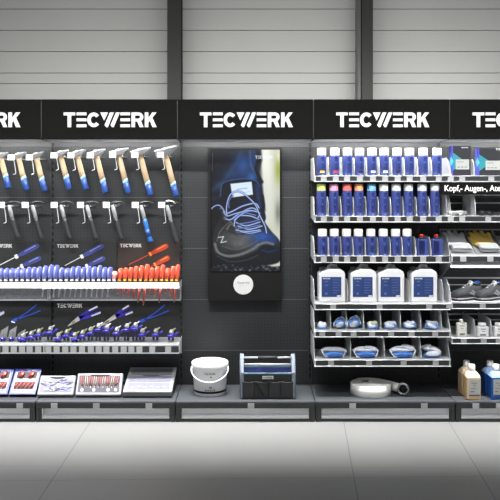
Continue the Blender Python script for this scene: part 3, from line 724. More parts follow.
# canisters ---------------------------------------------------------
LBL = mat('label_blue', (44, 68, 124), 0.45, var=0.05); LBLD = mat('label_darkblue', (34, 54, 106), 0.45); LTX = mat('label_text', (98, 118, 168), 0.5)
def canister():
    t = thing('canister', 'x', 'canister')
    b = MB().m(WHITE2)
    H = 0.262
    out = [(-0.097, 0.008), (-0.090, 0.0), (0.090, 0.0), (0.097, 0.008), (0.097, 0.205), (0.090, 0.225), (0.070, 0.238), (0.055, 0.247), (-0.030, 0.247), (-0.045, 0.238), (-0.085, 0.221), (-0.097, 0.208)]
    b.loft([[(x*f, y, 0.123+(z-0.123)*f) for x, z in out] for y, f in ((-0.075, 0.93), (-0.066, 1.0), (0.066, 1.0), (0.075, 0.93))])
    b.build('body', t, 0.006)
    hd = MB().m(WHITE2, True); hd.tube([(0.045, 0.05, 0.240), (0.042, 0.05, 0.258), (0.0, 0.03, 0.264), (-0.02, -0.01, 0.258), (-0.022, -0.02, 0.240)], 0.011, 10); hd.build('carry_handle', t)
    MB().m(mat('cap_grey', (120, 122, 120), 0.4), True).lathe([(0.024, 0), (0.024, 0.022), (0.020, 0.025)], 18, M=Matrix.Translation((-0.062, 0.02, 0.226))).build('screw_cap', t)
    l = MB().m(LBL); l.box(-0.078, 0.066, -0.0775, -0.0745, 0.042, 0.188); lb = l.build('label', t)
    x = MB().m(LBLD).box(-0.008, -0.004, -0.0782, -0.0775, 0.045, 0.185)
    x.m(LTX)
    for k, (a, b_) in enumerate(((0.0, 0.058), (0.0, 0.05), (0.0, 0.055), (0.0, 0.045), (0.0, 0.055), (0.0, 0.04))):
        z = 0.165-k*0.019; x.box(a+0.002, b_, -0.0782, -0.0775, z, z+0.0035)
    x.box(-0.055, -0.032, -0.0782, -0.0775, 0.152, 0.159); x.box(-0.055, -0.030, -0.0782, -0.0775, 0.125, 0.131)
    x.box(-0.052, -0.036, -0.0782, -0.0775, 0.058, 0.074); x.m(WHITE).box(0.034, 0.062, -0.0782, -0.0775, 0.044, 0.054)
    x.build('label_print', lb)
    logo_part('lettering', -0.070, 0.172, 0.055, -0.0777, WHITE, lb, 0.0006)
    return t
can = canister()
for j, px in enumerate(c4):
    loc = (PX(px, 0.34), -0.262, Z4); lab = ['white canister with blue label, leftmost of four', 'white canister with blue label, second from left of four', 'white canister with blue label, third from left of four', 'white canister with blue label, rightmost of four'][j]
    if j == 0: can.location = loc; can['label'] = lab; can['group'] = 'white canisters on one shelf'
    else: dup(can, loc, lab, 'white canisters on one shelf')

# bagged goggles and masks -------------------------------------------
BAG = mat('bag_film', (234, 237, 250), 0.2, var=0.08, scale=90, coat=0.4); BAGG = mat('bag_grey', (198, 202, 210), 0.2, var=0.2, scale=90, coat=0.4)
GBL = mat('goggle_blue', (92, 146, 222), 0.2, var=0.15, scale=60, coat=0.3); GBW = mat('goggle_white', (236, 240, 250), 0.25, var=0.05); GDK = mat('strap_dark', (40, 42, 52), 0.5)
GY = mat('pack_yellow', (222, 224, 186), 0.3)
GP = 'small bagged items below the canisters'
def blob_thing(name, label, cat, px, d, z, parts, group, vox=0.0035):
    t = thing(name, label, cat, (PX(px, d), -d, z), group)
    for pn, m_, els in parts:
        mb = MB().m(m_, True)
        for e in els:
            if e[0] == 'e': mb.ell(e[1], e[2], rot=e[3] if len(e) > 3 else (0, 0, 0))
            else: mb.tube(e[1], e[2], 10)
        mb.build(pn, t, remesh=vox)
    return t
d5 = 0.30; z5 = Z5
blob_thing('dust_mask', 'white domed dust mask on blue base, first on the small goggles shelf', 'mask', 322, d5, z5, [
    ('rim', GBL, [('e', (0, 0, 0.012), (0.040, 0.032, 0.012))]), ('dome', GBW, [('e', (0, 0, 0.028), (0.036, 0.03, 0.024)), ('e', (-0.01, -0.004, 0.044), (0.018, 0.016, 0.014)), ('e', (0.016, 0, 0.036), (0.018, 0.016, 0.014))])], GP)
for j, px in enumerate((340, 354.2)):
    k = 0.98 if j == 0 else 1.08
    blob_thing('folded_mask', ['folded blue and white mask, left one of two standing side by side', 'folded blue and white mask, right one of two standing side by side'][j], 'mask', px, d5, z5, [
        ('shell', GBL, [('e', (0, 0.006, 0.040*k), (0.045*k, 0.018, 0.040*k), (0.25, 0, 0)), ('e', (0.005, 0.01, 0.062*k), (0.026*k, 0.016, 0.03*k), (0.25, 0, 0))]),
        ('filter_panel', BAGG, [('e', (-0.004, -0.012, 0.034*k), (0.034*k, 0.012, 0.020*k), (0.25, -0.5, 0))]),
        ('edge_band', GBW, [('t', [(-0.045*k, -0.004, 0.012), (-0.047*k, -0.004, 0.045*k), (-0.02*k, 0.002, 0.078*k), (0.014*k, 0.004, 0.092*k), (0.036*k, 0.002, 0.07*k), (0.046*k, -0.004, 0.03*k)], 0.0045)])], GP)
def goggle_small(px, label, w, over, tint, dark=False, tilt=0.0):
    ps = [('lens_frame', GBL, [('e', (0, -0.01, 0.018), (w, 0.03, 0.018)), ('e', (-w*0.45, -0.01, 0.030), (w*0.5, 0.026, 0.018), (0, tilt, 0))]),
          ('lens', GBW, [('e', (-w*0.1, -0.030, 0.026), (w*0.72, 0.014, 0.013), (0, tilt, 0)), ('e', (-w*0.5, -0.02, 0.038), (w*0.35, 0.016, 0.012))]),
          ('bag', tint, [('e', (w*0.05, 0.014, 0.040), (w*0.95, 0.022, 0.016), (0, tilt, 0)), ('e', (w*0.5, 0.01, 0.048), (w*0.4, 0.02, 0.014)), ('t', [(-w, 0, 0.03), (-w*0.3, -0.006, 0.058), (w*0.6, -0.004, 0.052), (w*0.98, -0.012, 0.03)], 0.004)])]
    if dark: ps.append(('strap', GDK, [('t', [(-w*0.1, -0.034, 0.010), (w*0.4, -0.038, 0.014), (w*0.95, -0.03, 0.006)], 0.007)]))
    blob_thing('bagged_goggles', label, 'goggles', px, d5, z5, ps, GP)
goggle_small(372.2, 'bagged goggles with yellowish film, fourth item on the small goggles shelf', 0.044, 0, GY)
goggle_small(390, 'pale bagged goggles in the middle compartment right of the yellowish one', 0.048, 0, BAG)
goggle_small(409.5, 'blue bagged goggles with dark strap below the third canister', 0.050, 0, BAG, True)
goggle_small(431.5, 'blue bagged goggles slanting in the right end compartment below the canisters', 0.052, 0, BAGG, False, 0.35)
d6 = 0.29
for j, (px, w, lab) in enumerate([(333.5, 0.098, 'large bagged blue goggles with grey film, leftmost above the hose'), (365.5, 0.100, 'large bagged blue goggles with violet-edged film, second from left on the lowest shelf'), (402.3, 0.102, 'large bagged blue goggles with white film, third from left on the lowest shelf')]):
    g = [BAGG, BAG, GBW][j]
    blob_thing('bagged_goggles', lab, 'goggles', px, d6, Z6, [
        ('goggle_body', GBL, [('e', (0.0, -0.028, 0.022), (w*0.68, 0.026, 0.020)), ('e', (0.0, -0.01, 0.026), (w*0.8, 0.04, 0.02))]),
        ('lens', mat('lens_deep_blue', (46, 104, 200), 0.12, coat=0.5), [('e', (0.004, -0.048, 0.022), (w*0.55, 0.010, 0.013))]),
        ('bag_film', g, [('e', (0, 0.006, 0.056), (w*0.9, 0.045, 0.020)), ('e', (-w*0.45, -0.004, 0.060), (w*0.5, 0.036, 0.018), (0, -0.15, 0)), ('e', (w*0.4, -0.002, 0.058+0.008*j), (w*0.52, 0.036, 0.018), (0, 0.2, 0)),
                          ('t', [(-w*0.98, -0.01, 0.050), (-w*0.5, -0.034, 0.072+0.006*j), (w*0.4, -0.034, 0.074+0.006*j), (w*0.98, -0.01, 0.046)], 0.006),
                          ('t', [(-w*0.9, -0.02, 0.046), (-w*0.72, -0.046, 0.018), (-w*0.5, -0.054, 0.006)], 0.006), ('t', [(w*0.9, -0.02, 0.046), (w*0.72, -0.046, 0.02), (w*0.62, -0.05, 0.006)], 0.006)])], 'large bagged goggles on the lowest shelf')
blob_thing('bagged_goggles', 'rounded white bagged goggles in the right end compartment of the lowest shelf', 'goggles', 431.5, d6, Z6, [
    ('goggle_body', GBL, [('e', (0, -0.02, 0.022), (0.066, 0.038, 0.021))]), ('lens', GBW, [('e', (0, -0.044, 0.034), (0.054, 0.018, 0.020))]),
    ('bag_film', GBW, [('e', (-0.01, 0.01, 0.062), (0.07, 0.04, 0.022), (0, 0.15, 0)), ('e', (0.03, 0.0, 0.052), (0.05, 0.04, 0.02), (0, 0.5, 0)), ('e', (-0.03, 0.0, 0.082), (0.03, 0.03, 0.012), (0, -0.2, 0))])], 'large bagged goggles on the lowest shelf')

# ------------------------------------------------------------------ right edge bay
shelf('top shelf at the right edge holding two dark boxes', X40, X41, Z1, PZ(176, SD), PZ(181.6, SD), [450.5, 462, 491], [PX(473.5, .33)], 0.13, back=0.0)
shelf('second shelf at the right edge under the KOPF sign board', X40, X41, Z2, PZ(216.3, SD), PZ(222, SD), [450.5, 462, 488], [PX(475, .34), PX(446.5, 0.34)], 0.165, back=0.16)
shelf('shoe shelf at the right edge', X40, X41, PZ(301.5, 0.345), PZ(303, SD), PZ(308.5, SD), [449, 482.5], [], 0.13, back=0.14)
zb5 = PZ(337.2, 0.345)
shelf('shelf of small white bottles at the right edge', X40, X41, zb5, PZ(338.3, SD), PZ(343.5, SD), [463.5, 483.5, 498.5], [PX(475, .34), PX(491.5, .34)], 0.13, back=0.12)
# sign board
t = thing('sign_board', 'black sign board with white German lettering, above the glasses shelf', 'sign', (PX(470, SD), -SD, PZ(194.5, SD)))
sx0, sx1 = PX(440.3, SD+0.012), X41; z0, z1 = PZ(194.6, SD+0.012), PZ(182.2, SD+0.012)
tx, ty, tz = t.location
o = MB().m(SIGNBLK).box(sx0, sx1, -SD-0.015, -SD-0.0125, z0, z1).build('board', t); o.location = (-tx, -ty, -tz)
o = MB().m(SHELF2).box(X40+0.01, X40+0.03, -SD-0.0125, -SD+0.01, z1-0.02, z1+0.008).build('hanger', t); o.location = (-tx, -ty, -tz)
o = text_part('lettering', 'Kopf,- Augen-, Atemschutz', PX(443.6, SD), -SD-0.0158, PZ(191.0, SD), 0.061, PWHITE, t, offset=0.0009, depth=0.0006, sx=0.88); o.location = (-tx, -ty, -tz)
# dark boxes
BOXD = mat('carton_black', (22, 23, 32), 0.65, var=0.05); TEAL = mat('carton_teal', (38, 128, 140), 0.4); CYAN = mat('carton_cyan', (90, 200, 225), 0.4); BTXT = mat('carton_text', (105, 108, 108), 0.6); CVIO = mat('carton_violet', (70, 72, 180), 0.35); CLAB = mat('carton_label', (165, 168, 165), 0.6, var=0.1, scale=120)
def carton(px0, px1, pytop, label, d=0.335):
    x0, x1 = PX(px0, d), PX(px1, d); w_ = x1-x0; H = PZ(pytop, d)-Z1
    t = thing('glove_carton', label, 'box', (x0, -d, Z1), 'dark cartons on the top right shelf')
    MB().m(BOXD).box(0, w_, 0, 0.06, 0, H).build('carton', t, 0.001)
    a = MB().m(CVIO); a.box(-0.0004, 0.012, -0.0008, 0.0, 0.0, H-0.002); a.box(-0.0012, -0.0004, 0.0, 0.0595, 0.0, H-0.002); a.m(CYAN); a.prism_x([(-0.0006, H*0.33), (-0.0006, H*0.68), (0.04, H*0.5)], -0.002, -0.0012)
    a.build('side_stripe', t)
    a = MB().m(TEAL); a.prism_y([(0.012, H*0.2), (0.012, H*0.78), (min(w_*0.75, 0.1), H*0.5)], -0.0012, 0.0); a.m(CYAN).prism_y([(0.0, H*0.35), (0.0, H*0.65), (0.014, H*0.5)], -0.0018, -0.0008)
    a.build('triangle_print', t)
    MB().m(CLAB).box(w_*0.22, min(w_*0.9, w_*0.22+0.118), -0.0028, -0.0012, H*0.24, H*0.56).build('label', t)
    a = MB().m(BTXT); xa = w_*0.22
    for k in range(3): a.box(xa+0.012+0.026*k, xa+0.030+0.026*k, -0.0033, -0.0028, H*0.30, H*0.33)
    a.box(xa+0.01, xa+0.06, -0.0033, -0.0028, H*0.47, H*0.49)
    a.build('print_marks', t)
    logo_part('lettering', w_*0.5, H*0.92, w_*0.35, -0.0006, PGREY, t, 0.0006)
carton(451.3, 471, 145.7, 'narrower black carton with teal triangle, left of the two on the top right shelf')
carton(477.5, 514, 148, 'wider black carton with teal triangle at the right edge of the photo')
# glasses on second shelf
CLR = mat('clear_plastic', (225, 230, 235), 0.08, trans=0.6, var=0.1); GLK = mat('glasses_black', (14, 14, 16), 0.25)
def glasses(px, z, label, m1, m2, w=0.066, d=0.30, film=None):
    t = thing('safety_glasses', label, 'glasses', (PX(px, d), -d, z), 'safety glasses under the sign board')
    for s in (-1, 1):
        l = MB().m(m2, True); l.ell((s*w*0.5, -0.02, 0.020), (w*0.46, 0.012, 0.017), rot=(0.35, 0, s*0.2)); l.build('lens', t)
        a = MB().m(m1, True); a.tube([(s*w*0.95, -0.012, 0.026), (s*w*1.05, 0.04, 0.028), (s*w*0.7, 0.085, 0.012)], 0.004, 8); a.build('temple', t)
    f = MB().m(m1, True); f.tube([(-w*0.98, -0.014, 0.03), (-w*0.6, -0.03, 0.036), (0, -0.03, 0.032), (w*0.6, -0.03, 0.036), (w*0.98, -0.014, 0.03)], 0.005, 8); f.build('frame', t)
    if film:
        b = MB().m(film, False)
        rnd = random.Random(3)
        pts = [[(-w*1.1+2.2*w*i/9, -0.042+0.095*j/5, 0.012+rnd.uniform(0, 0.03)*(0.3 if i in (0, 9) else 1)) for i in range(10)] for j in range(6)]
        b._add([p for r_ in pts for p in r_], [(j*10+i, j*10+i+1, j*10+i+11, j*10+i+10) for j in range(5) for i in range(9)])
        b.build('crumpled_film', t)
FILM = mat('crumpled_film', (235, 238, 240), 0.12, var=0.3, scale=120, alpha=0.75)
glasses(456, Z2, 'clear safety glasses in crumpled film under the sign board', WIRE, CLR, 0.075, film=FILM)
glasses(485, Z2, 'black safety glasses under the sign board', GLK, GLK, 0.068)

# glove tray (sloping) ----------------------------------------------
gz0, gz1 = PZ(256, SD), PZ(229, 0.01)
cx = (X40+X41)/2
t = thing('glove_tray', 'sloping grey compartment tray of gloves at the right edge', 'tray', (cx, 0, gz0)); off = (-cx, 0, -gz0)
def F_(mb, n, bv=0.0): o = mb.build(n, t, bv); o.location = off; return o
zfb = gz0+0.115     # floor height at the back
F_(MB().m(SHELF2).prism_x([(-SD, gz0-0.004), (-SD, gz0), (-0.012, zfb), (-0.012, zfb-0.004)], X40, X41), 'sloping_floor')
for xx in (X40, 1.662, 1.872, 2.08, X41-0.004):
    F_(MB().m(SHELF2).prism_x([(-SD, gz0-0.002), (-SD, gz0+0.004), (-0.008, gz1), (-0.008, zfb-0.004)], xx, xx+0.004), 'divider')
bp = MB().m(SHELF2).box(X40, X41, -0.010, -0.004, gz1-0.010, gz1); bp.box(X40, X41, -0.010, -0.004, gz1-0.075, gz1-0.062); bp.box(X40, X41, -0.010, -0.004, zfb-0.006, zfb+0.01)
F_(bp, 'back_bar')
lb_, lt_ = PZ(261.8, SD), PZ(256, SD)
F_(MB().m(SHELF).box(X40, X41, -SD-0.002, -SD, lb_, lt_), 'front_profile'); F_(MB().m(RAIL).box(X40+0.008, X41, -SD-0.005, -SD-0.002, lb_+0.003, lt_-0.003), 'price_rail')
for px in (463, 490):
    xx = PX(px, SD); F_(MB().m(TAG).box(xx-0.022, xx+0.022, -SD-0.008, -SD-0.005, lb_+0.002, lt_-0.002), 'price_label')
F_(MB().m(SHELF).prism_x([(-0.02, lb_-0.16), (-0.003, lb_-0.16), (-0.003, lb_), (-SD+0.004, lb_), (-SD+0.004, lb_-0.02)], X40, X40+0.003), 'side_bracket')
# LED bar below
t2 = thing('led_light_bar', 'bright white light bar below the glove tray at the right edge', 'lamp', (cx, -0.30, PZ(268, 0.34)))
q = MB().m(LED).box(PX(451.5, 0.34), X41, -0.34, -0.31, PZ(267.7, 0.34), PZ(265.3, 0.34)).build('diffuser', t2, 0.001); q.location = tuple(-v for v in t2.location)
q = MB().m(SHELF2).box(X40+0.004, X41, -0.338, -0.30, PZ(265.3, 0.34), lb_-0.001).build('housing', t2); q.location = tuple(-v for v in t2.location)
area('tray_led', (cx, -0.325, PZ(268.6, 0.34)), (0, 0, 0), 0.9, 0.02, 1.0)
# gloves
GLW = mat('glove_grey_white', (238, 240, 242), 0.75, var=0.05, bump=0.2, scale=300); GLY = mat('glove_yellow', (240, 206, 104), 0.7, var=0.08, bump=0.2, scale=300); GCARD = mat('glove_card', (205, 208, 208), 0.5, var=0.04, scale=90)
slope = math.atan2(zfb-gz0, SD-0.012)
def glove(xc, label, mf, mcuff, mirror=1):
    t = thing('work_glove', label, 'glove', (xc, -SD+0.015, gz0+0.010), 'gloves in the sloping tray')
    t.rotation_euler = (slope, 0, 0); t.scale = (1.3, 1.24, 1.1)
    # local: y runs up the slope (fingers at far end)
    f = MB().m(mf, True)
    f.ell((0, 0.155, 0.022), (0.058, 0.062, 0.018)); f.ell((0, 0.13, 0.02), (0.055, 0.05, 0.018))
    for k, (dx, L) in enumerate(((-0.045, 0.275), (-0.016, 0.300), (0.014, 0.292), (0.042, 0.262))):
        f.tube([(dx*0.85, 0.15, 0.022), (dx*1.05, 0.21, 0.028), (dx*1.2, L-0.012, 0.034), (dx*1.22, L, 0.034)], [0.017, 0.0155, 0.014, 0.009], 10)
    f.tube([(0.035*mirror, 0.11, 0.02), (0.066*mirror, 0.15, 0.024), (0.074*mirror, 0.195, 0.028), (0.074*mirror, 0.202, 0.028)], [0.018, 0.016, 0.013, 0.008], 10)
    f.build('fingers_and_palm', t, remesh=0.004)
    c = MB().m(mcuff, True); n = 16
    c.loft([[(w_*math.cos(2*math.pi*k/n), y, 0.019+h_*math.sin(2*math.pi*k/n)) for k in range(n)] for y, w_, h_ in ((0.02, 0.056, 0.012), (0.06, 0.054, 0.015), (0.11, 0.054, 0.017))])
    c.build('cuff', t)
    MB().m(GCARD).box(-0.052, 0.052, 0.012, 0.095, 0.0375, 0.0385).build('paper_band', t)
    a = MB().m(mat('band_print', (190, 205, 205), 0.6)); a.box(-0.04, 0.045, 0.065, 0.072, 0.0385, 0.039); a.build('band_print', t)
glove(1.562, 'light grey work glove with paper band in the left tray compartment', GLW, GLW, -1)
glove(1.765, 'yellow-fingered work glove with white cuff in the second tray compartment', GLY, GCARD, -1)

# ------------------------------------------------------------------ safety shoes
SHG = mat('shoe_grey', (64, 66, 69), 0.65, var=0.08, scale=120, bump=0.15); SHD = mat('shoe_dark', (44, 45, 48), 0.6); SHL = mat('shoe_lace', (205, 207, 208), 0.6); SHB = mat('shoe_blue', (40, 90, 205), 0.5); SOLE = mat('sole_grey', (176, 178, 180), 0.6)
def shoe(px, d, z, label, ang):
    t = thing('safety_shoe', label, 'shoe', (PX(px, d), -d, z), 'safety shoes on one shelf'); t.rotation_euler = (0, 0, ang); t.scale = (0.96, 1.04, 1.12)
    # local: toe at -x, heel at +x, length 0.28
    prof = [(-0.140, 0.020, 0.036, 0.0), (-0.134, 0.036, 0.054, 0.0), (-0.11, 0.048, 0.068, 0), (-0.08, 0.051, 0.072, 0), (-0.045, 0.049, 0.080, 0), (-0.01, 0.043, 0.098, 0), (0.03, 0.038, 0.112, 0), (0.06, 0.036, 0.104, 0), (0.10, 0.037, 0.100, 0), (0.125, 0.033, 0.104, 0), (0.138, 0.020, 0.095, 0)]
    n = 18
    rings = []
    for x, w_, h_, _ in prof:
        ring = []
        for k in range(n):
            a = 2*math.pi*k/n; c, s = math.cos(a), math.sin(a)
            yy = w_*math.copysign(abs(c)**0.8, c); zz = 0.018 + (h_-0.018)*(0.5+0.5*math.copysign(abs(s)**0.8, s))
            taper = 1 - 0.35*max(0, (zz-0.03)/0.1)
            ring.append((x, yy*taper, zz))
        rings.append(ring)
    MB().m(SHG, True).loft(rings).build('upper', t)
    def solering(z, k): return [(x, w_*k, z) for x, w_, _, _ in prof] + [(x, -w_*k, z) for x, w_, _, _ in reversed(prof)]
    s = MB().m(SHD); s.loft([solering(0.0, 1.0), solering(0.014, 1.06)]); s.m(SOLE).loft([solering(0.0142, 1.08), solering(0.020, 1.07)]); s.m(SHD).loft([solering(0.0202, 1.04), solering(0.030, 1.0)]); s.build('sole', t)
    lc = MB().m(SHL, True)
    for k in range(5):
        x = -0.045+0.020*k; zt = 0.078+0.0085*k+0.004
        for sgn in (-1, 1): lc.tube([(x, -0.024*sgn, zt-0.012), (x+0.008, 0, zt+0.002), (x+0.016, 0.024*sgn, zt-0.006)], 0.0036, 6)
    lc.tube([(0.035, -0.005, 0.116), (0.020, -0.03, 0.122), (0.0, -0.04, 0.10)], 0.003, 6)
    lc.build('laces', t)
    tg = MB().m(SHL, True); tg.ell((0.036, 0, 0.114), (0.009, 0.020, 0.013), rot=(0, -0.5, 0)); tg.build('tongue', t)
    c = MB().m(SHD, True); c.tube([(0.035, -0.024, 0.108), (0.08, -0.027, 0.101), (0.125, -0.02, 0.106), (0.136, 0, 0.108), (0.125, 0.02, 0.106), (0.08, 0.027, 0.101), (0.035, 0.024, 0.108)], 0.007, 8); c.build('collar', t)
    b = MB().m(SHB, True); b.ell((0.106, 0, 0.110), (0.03, 0.016, 0.010)); b.build('heel_lining', t)
    p = MB().m(mat('shoe_stripe', (140, 142, 145), 0.6)); p.prism_y([(-0.02, 0.05), (0.03, 0.03), (0.04, 0.036), (0.0, 0.056)], -0.0445, -0.040); p.prism_y([(-0.0, 0.064), (0.05, 0.036), (0.058, 0.042), (0.02, 0.068)], -0.042, -0.038); p.build('side_stripe', t)
    return t
zsh = PZ(301.5, 0.345)
shoe(467, 0.25, zsh, 'grey lace-up safety shoe, left one of the pair', math.radians(28))
shoe(491, 0.25, zsh, 'grey lace-up safety shoe, right one of the pair at the photo edge', math.radians(28))

# small white bottles
BTX = mat('bottle_print', (110, 112, 112), 0.6)
t = thing('flat_bottle', 'small flat white bottle with narrow cap, left of the white jars', 'bottle', (PX(461.3, 0.31), -0.31, zb5))
MB().m(mat('bottle_cream', (232, 232, 224), 0.4)).rbox(-0.037, 0.037, -0.022, 0.022, 0, 0.100, 0.010).build('body', t, 0.005)
MB().m(WHITE, True).lathe([(0.014, 0.1), (0.014, 0.122), (0.012, 0.126)], 16).build('cap', t)
a = MB().m(BTX); a.box(-0.018, 0.018, -0.0228, -0.022, 0.078, 0.083); a.box(-0.01, 0.012, -0.0228, -0.022, 0.06, 0.063); a.box(-0.018, 0.02, -0.0228, -0.022, 0.012, 0.026); a.build('print', t)
for j, px in enumerate((482.2, 498.8)):
    t = thing('white_jar', ['small white wide-capped jar next to the flat white bottle', 'small white wide-capped jar at the photo right edge'][j], 'jar', (PX(px, 0.31), -0.31, zb5), 'white jars on the small bottle shelf')
    MB().m(WHITE2).rbox(-0.042, 0.042, -0.03, 0.03, 0, 0.074, 0.014).build('body', t, 0.005)
    MB().m(WHITE, True).lathe([(0.029, 0.074), (0.030, 0.096), (0.026, 0.1)], 20).build('cap', t)
    a = MB().m(BTX); a.box(-0.018, 0.018, -0.0308, -0.03, 0.055, 0.060); a.box(-0.01, 0.012, -0.0308, -0.03, 0.04, 0.044); a.box(-0.024, 0.02, -0.0308, -0.03, 0.010, 0.022); a.build('print', t)

# ------------------------------------------------------------------ deck: square bottles
def square_bottle(x0, d0, label, m_, ml):
    t = thing('square_bottle', label, 'bottle', (x0+0.051, -d0+0.06, DZ), 'square bottles on the base shelf')
    w_, dp, H = 0.0505, 0.058, 0.158
    b = MB().m(m_)
    def r(x, y, z, c): return [(-x+c, -y, z), (x-c, -y, z), (x, -y+c, z), (x, y-c, z), (x-c, y, z), (-x+c, y, z), (-x, y-c, z), (-x, -y+c, z)]
    b.loft([r(w_*.94, dp*.94, 0, .008), r(w_, dp, 0.005, .008), r(w_, dp, H, .008)]); b.m(ml).loft([r(w_, dp, H, .008), r(w_*0.86, dp*0.86, H+0.016, .01), r(0.028, 0.028, H+0.036, .012), r(0.018, 0.018, H+0.042, .008)])
    b.build('body', t, 0.002)
    MB().m(WHITE, True).lathe([(0.023, H+0.040), (0.0245, H+0.050), (0.0235, H+0.080), (0.020, H+0.085)], 18).build('cap', t)
    MB().m(CLAB).box(-0.038, 0.043, -dp-0.001, -dp, 0.028, H-0.01).build('label', t)
    a = MB().m(BTX); a.box(-0.02, 0.022, -dp-0.0014, -dp-0.001, 0.118, 0.123); a.box(-0.01, 0.014, -dp-0.0014, -dp-0.001, 0.102, 0.106); a.box(-0.024, 0.012, -dp-0.0014, -dp-0.001, 0.078, 0.083); a.box(-0.028, 0.0, -dp-0.0014, -dp-0.001, 0.055, 0.063); a.m(SNV); a.box(-0.036, 0.041, -dp-0.0014, -dp-0.001, 0.029, 0.037); a.build('print', t)
BEIGE = mat('liquid_beige', (216, 184, 140), 0.3, var=0.04); BEIGEL = mat('beige_light', (238, 214, 186), 0.35); BLQ = mat('liquid_blue', (30, 84, 164), 0.25, var=0.04); BLL = mat('blue_light', (150, 185, 228), 0.35)
square_bottle(1.563, 0.435, 'beige square bottle with grey label standing in front on the base shelf', BEIGE, BEIGEL)
square_bottle(1.560, 0.310, 'beige square bottle hidden behind the front beige one', BEIGE, BEIGEL)
square_bottle(1.740, 0.435, 'blue square bottle with grey label standing in front at the right edge', BLQ, BLL)
square_bottle(1.735, 0.310, 'blue square bottle hidden behind the front blue one', BLQ, BLL)

# ------------------------------------------------------------------ bucket
t = thing('plastic_bucket', 'white lidded plastic bucket with wire handle on the base shelf', 'bucket', (PX(210, 0.24), -0.24, DZ))
R0, R1, H = 0.118, 0.131, 0.222
MB().m(WHITE2, True).lathe([(R0-0.006, 0), (R0, 0.004), (R1-0.003, 0.185), (R1, 0.188), (R1, H)], 40).build('body', t)
MB().m(WHITE, True).lathe([(R1+0.004, 0.200), (R1+0.006, 0.204), (R1+0.006, 0.230), (R1+0.002, 0.236), (R1-0.012, 0.240), (R1-0.020, 0.236), (0.002, 0.235)], 40).build('lid', t)
band = MB().m(BLACK, True); band.loft([[((R0+0.0015+z*0.07)*math.cos(2*math.pi*k/40), (R0+0.0015+z*0.07)*math.sin(2*math.pi*k/40), z) for k in range(40)] for z in (0.022, 0.038)], cap=False); band.build('black_stripe', t)
hp = []
for k in range(17):
    a = math.pi*k/16; hp.append((-(R1+0.007)*math.cos(a), -0.03-(0.115)*math.sin(a), 0.192-0.080*math.sin(a)))
MB().m(WHITE, True).tube(hp, 0.0042, 8).build('handle', t)
for s_ in (-1, 1): MB().m(WHITE).box(s_*(R1+0.002)-0.007, s_*(R1+0.002)+0.007, -0.045, -0.012, 0.165, 0.200).build('handle_lug', t, 0.002)
def wrap_marks(rows, m_, name):
    mb = MB().m(m_)
    for z, segs, hh in rows:
        for a0, a1 in segs:
            rr = R0+0.0015+z*0.07; n = 3
            pts = []
            for zz in (z, z+hh):
                r2 = R0+0.002+zz*0.07
                pts += [(r2*math.sin(a0+(a1-a0)*k/n), -r2*math.cos(a0+(a1-a0)*k/n), zz) for k in range(n+1)]
            mb._add(pts, [(k, k+1, k+n+2, k+n+1) for k in range(n)])
    return mb.build(name, t)
wrap_marks([(0.140, [(0.06, 0.11), (0.12, 0.16)], 0.012), (0.108, [(-0.38, 0.42)], 0.006), (0.064, [(0.0, 0.16)], 0.009), (0.044, [(-0.24, -0.16), (-0.10, -0.02), (0.04, 0.12), (0.2, 0.26), (0.3, 0.36)], 0.010)], BTX, 'print')
lo = logo_part('lettering', -0.035, 0.163, 0.08, 0, BTX, t, 0.0004); 
for v in lo.data.vertices:
    rr = R0+0.0025+v.co.z*0.07; v.co.y = v.co.y - math.sqrt(max(0, rr*rr-v.co.x**2))

# ------------------------------------------------------------------ tool bag
FAB = mat('bag_fabric', (36, 37, 39), 0.8, var=0.1, scale=250, bump=0.2); FABG = mat('bag_grey_fabric', (126, 130, 144), 0.75, var=0.08, scale=200); TEALT = mat('bag_trim_blue', (96, 122, 136), 0.5); LIN = mat('bag_lining', (66, 80, 150), 0.7)
bx0, bx1 = PX(240.5, 0.41), PX(295, 0.41); bw = bx1-bx0
t = thing('tool_bag', 'open black tool bag with tubular handle and front pockets', 'tool bag', ((bx0+bx1)/2, -0.29, DZ))
hw = bw/2
b = MB().m(FAB); b.box(-hw+0.012, hw-0.012, -0.12, -0.108, 0.006, 0.182); b.box(-hw+0.012, hw-0.012, 0.108, 0.12, 0.006, 0.18); b.box(-hw+0.01, hw-0.01, -0.12, 0.12, 0.002, 0.014)
b.build('body', t, 0.004)
for s_ in (-1, 1):
    pr = [(-0.122, 0.004), (-0.122, 0.19), (-0.085, 0.25), (-0.055, 0.285), (-0.02, 0.298), (0.02, 0.298), (0.055, 0.285), (0.085, 0.25), (0.122, 0.19), (0.122, 0.004)]
    x = s_*(hw-0.008)
    MB().m(FABG).prism_x(pr, x-(0.016 if s_ > 0 else 0.008), x+(0.008 if s_ > 0 else 0.016)).build('side_panel', t, 0.005)
    tr = MB().m(TEALT, True); tr.tube([(x+s_*0.010, a-0.001 if a < 0 else a+0.001, z+0.001) for a, z in pr], 0.0032, 8); tr.build('piping', t)
b = MB().m(TEALT); b.box(-hw+0.012, hw-0.012, -0.124, -0.107, 0.180, 0.187); b.box(-hw+0.012, hw-0.012, 0.107, 0.124, 0.178, 0.184); b.build('rim_binding', t)
for (a, c) in ((-0.93, -0.5), (-0.48, 0.02), (0.04, 0.46), (0.48, 0.93)):
    p = MB().m(FAB); p.prism_y([(a*hw, 0.008), (c*hw, 0.008), (c*hw, 0.128), ((a+c)/2*hw, 0.122), (a*hw, 0.130)], -0.131, -0.120); p.build('pocket', t, 0.004)
MB().m(BLACK).prism_y([(-0.45*hw, 0.118), (-0.38*hw, 0.118), (-0.12*hw, 0.03), (-0.19*hw, 0.03)], -0.134, -0.131).build('webbing', t)
MB().m(BLACK).box(0.44*hw, 0.50*hw, -0.134, -0.131, 0.03, 0.12).build('webbing', t)
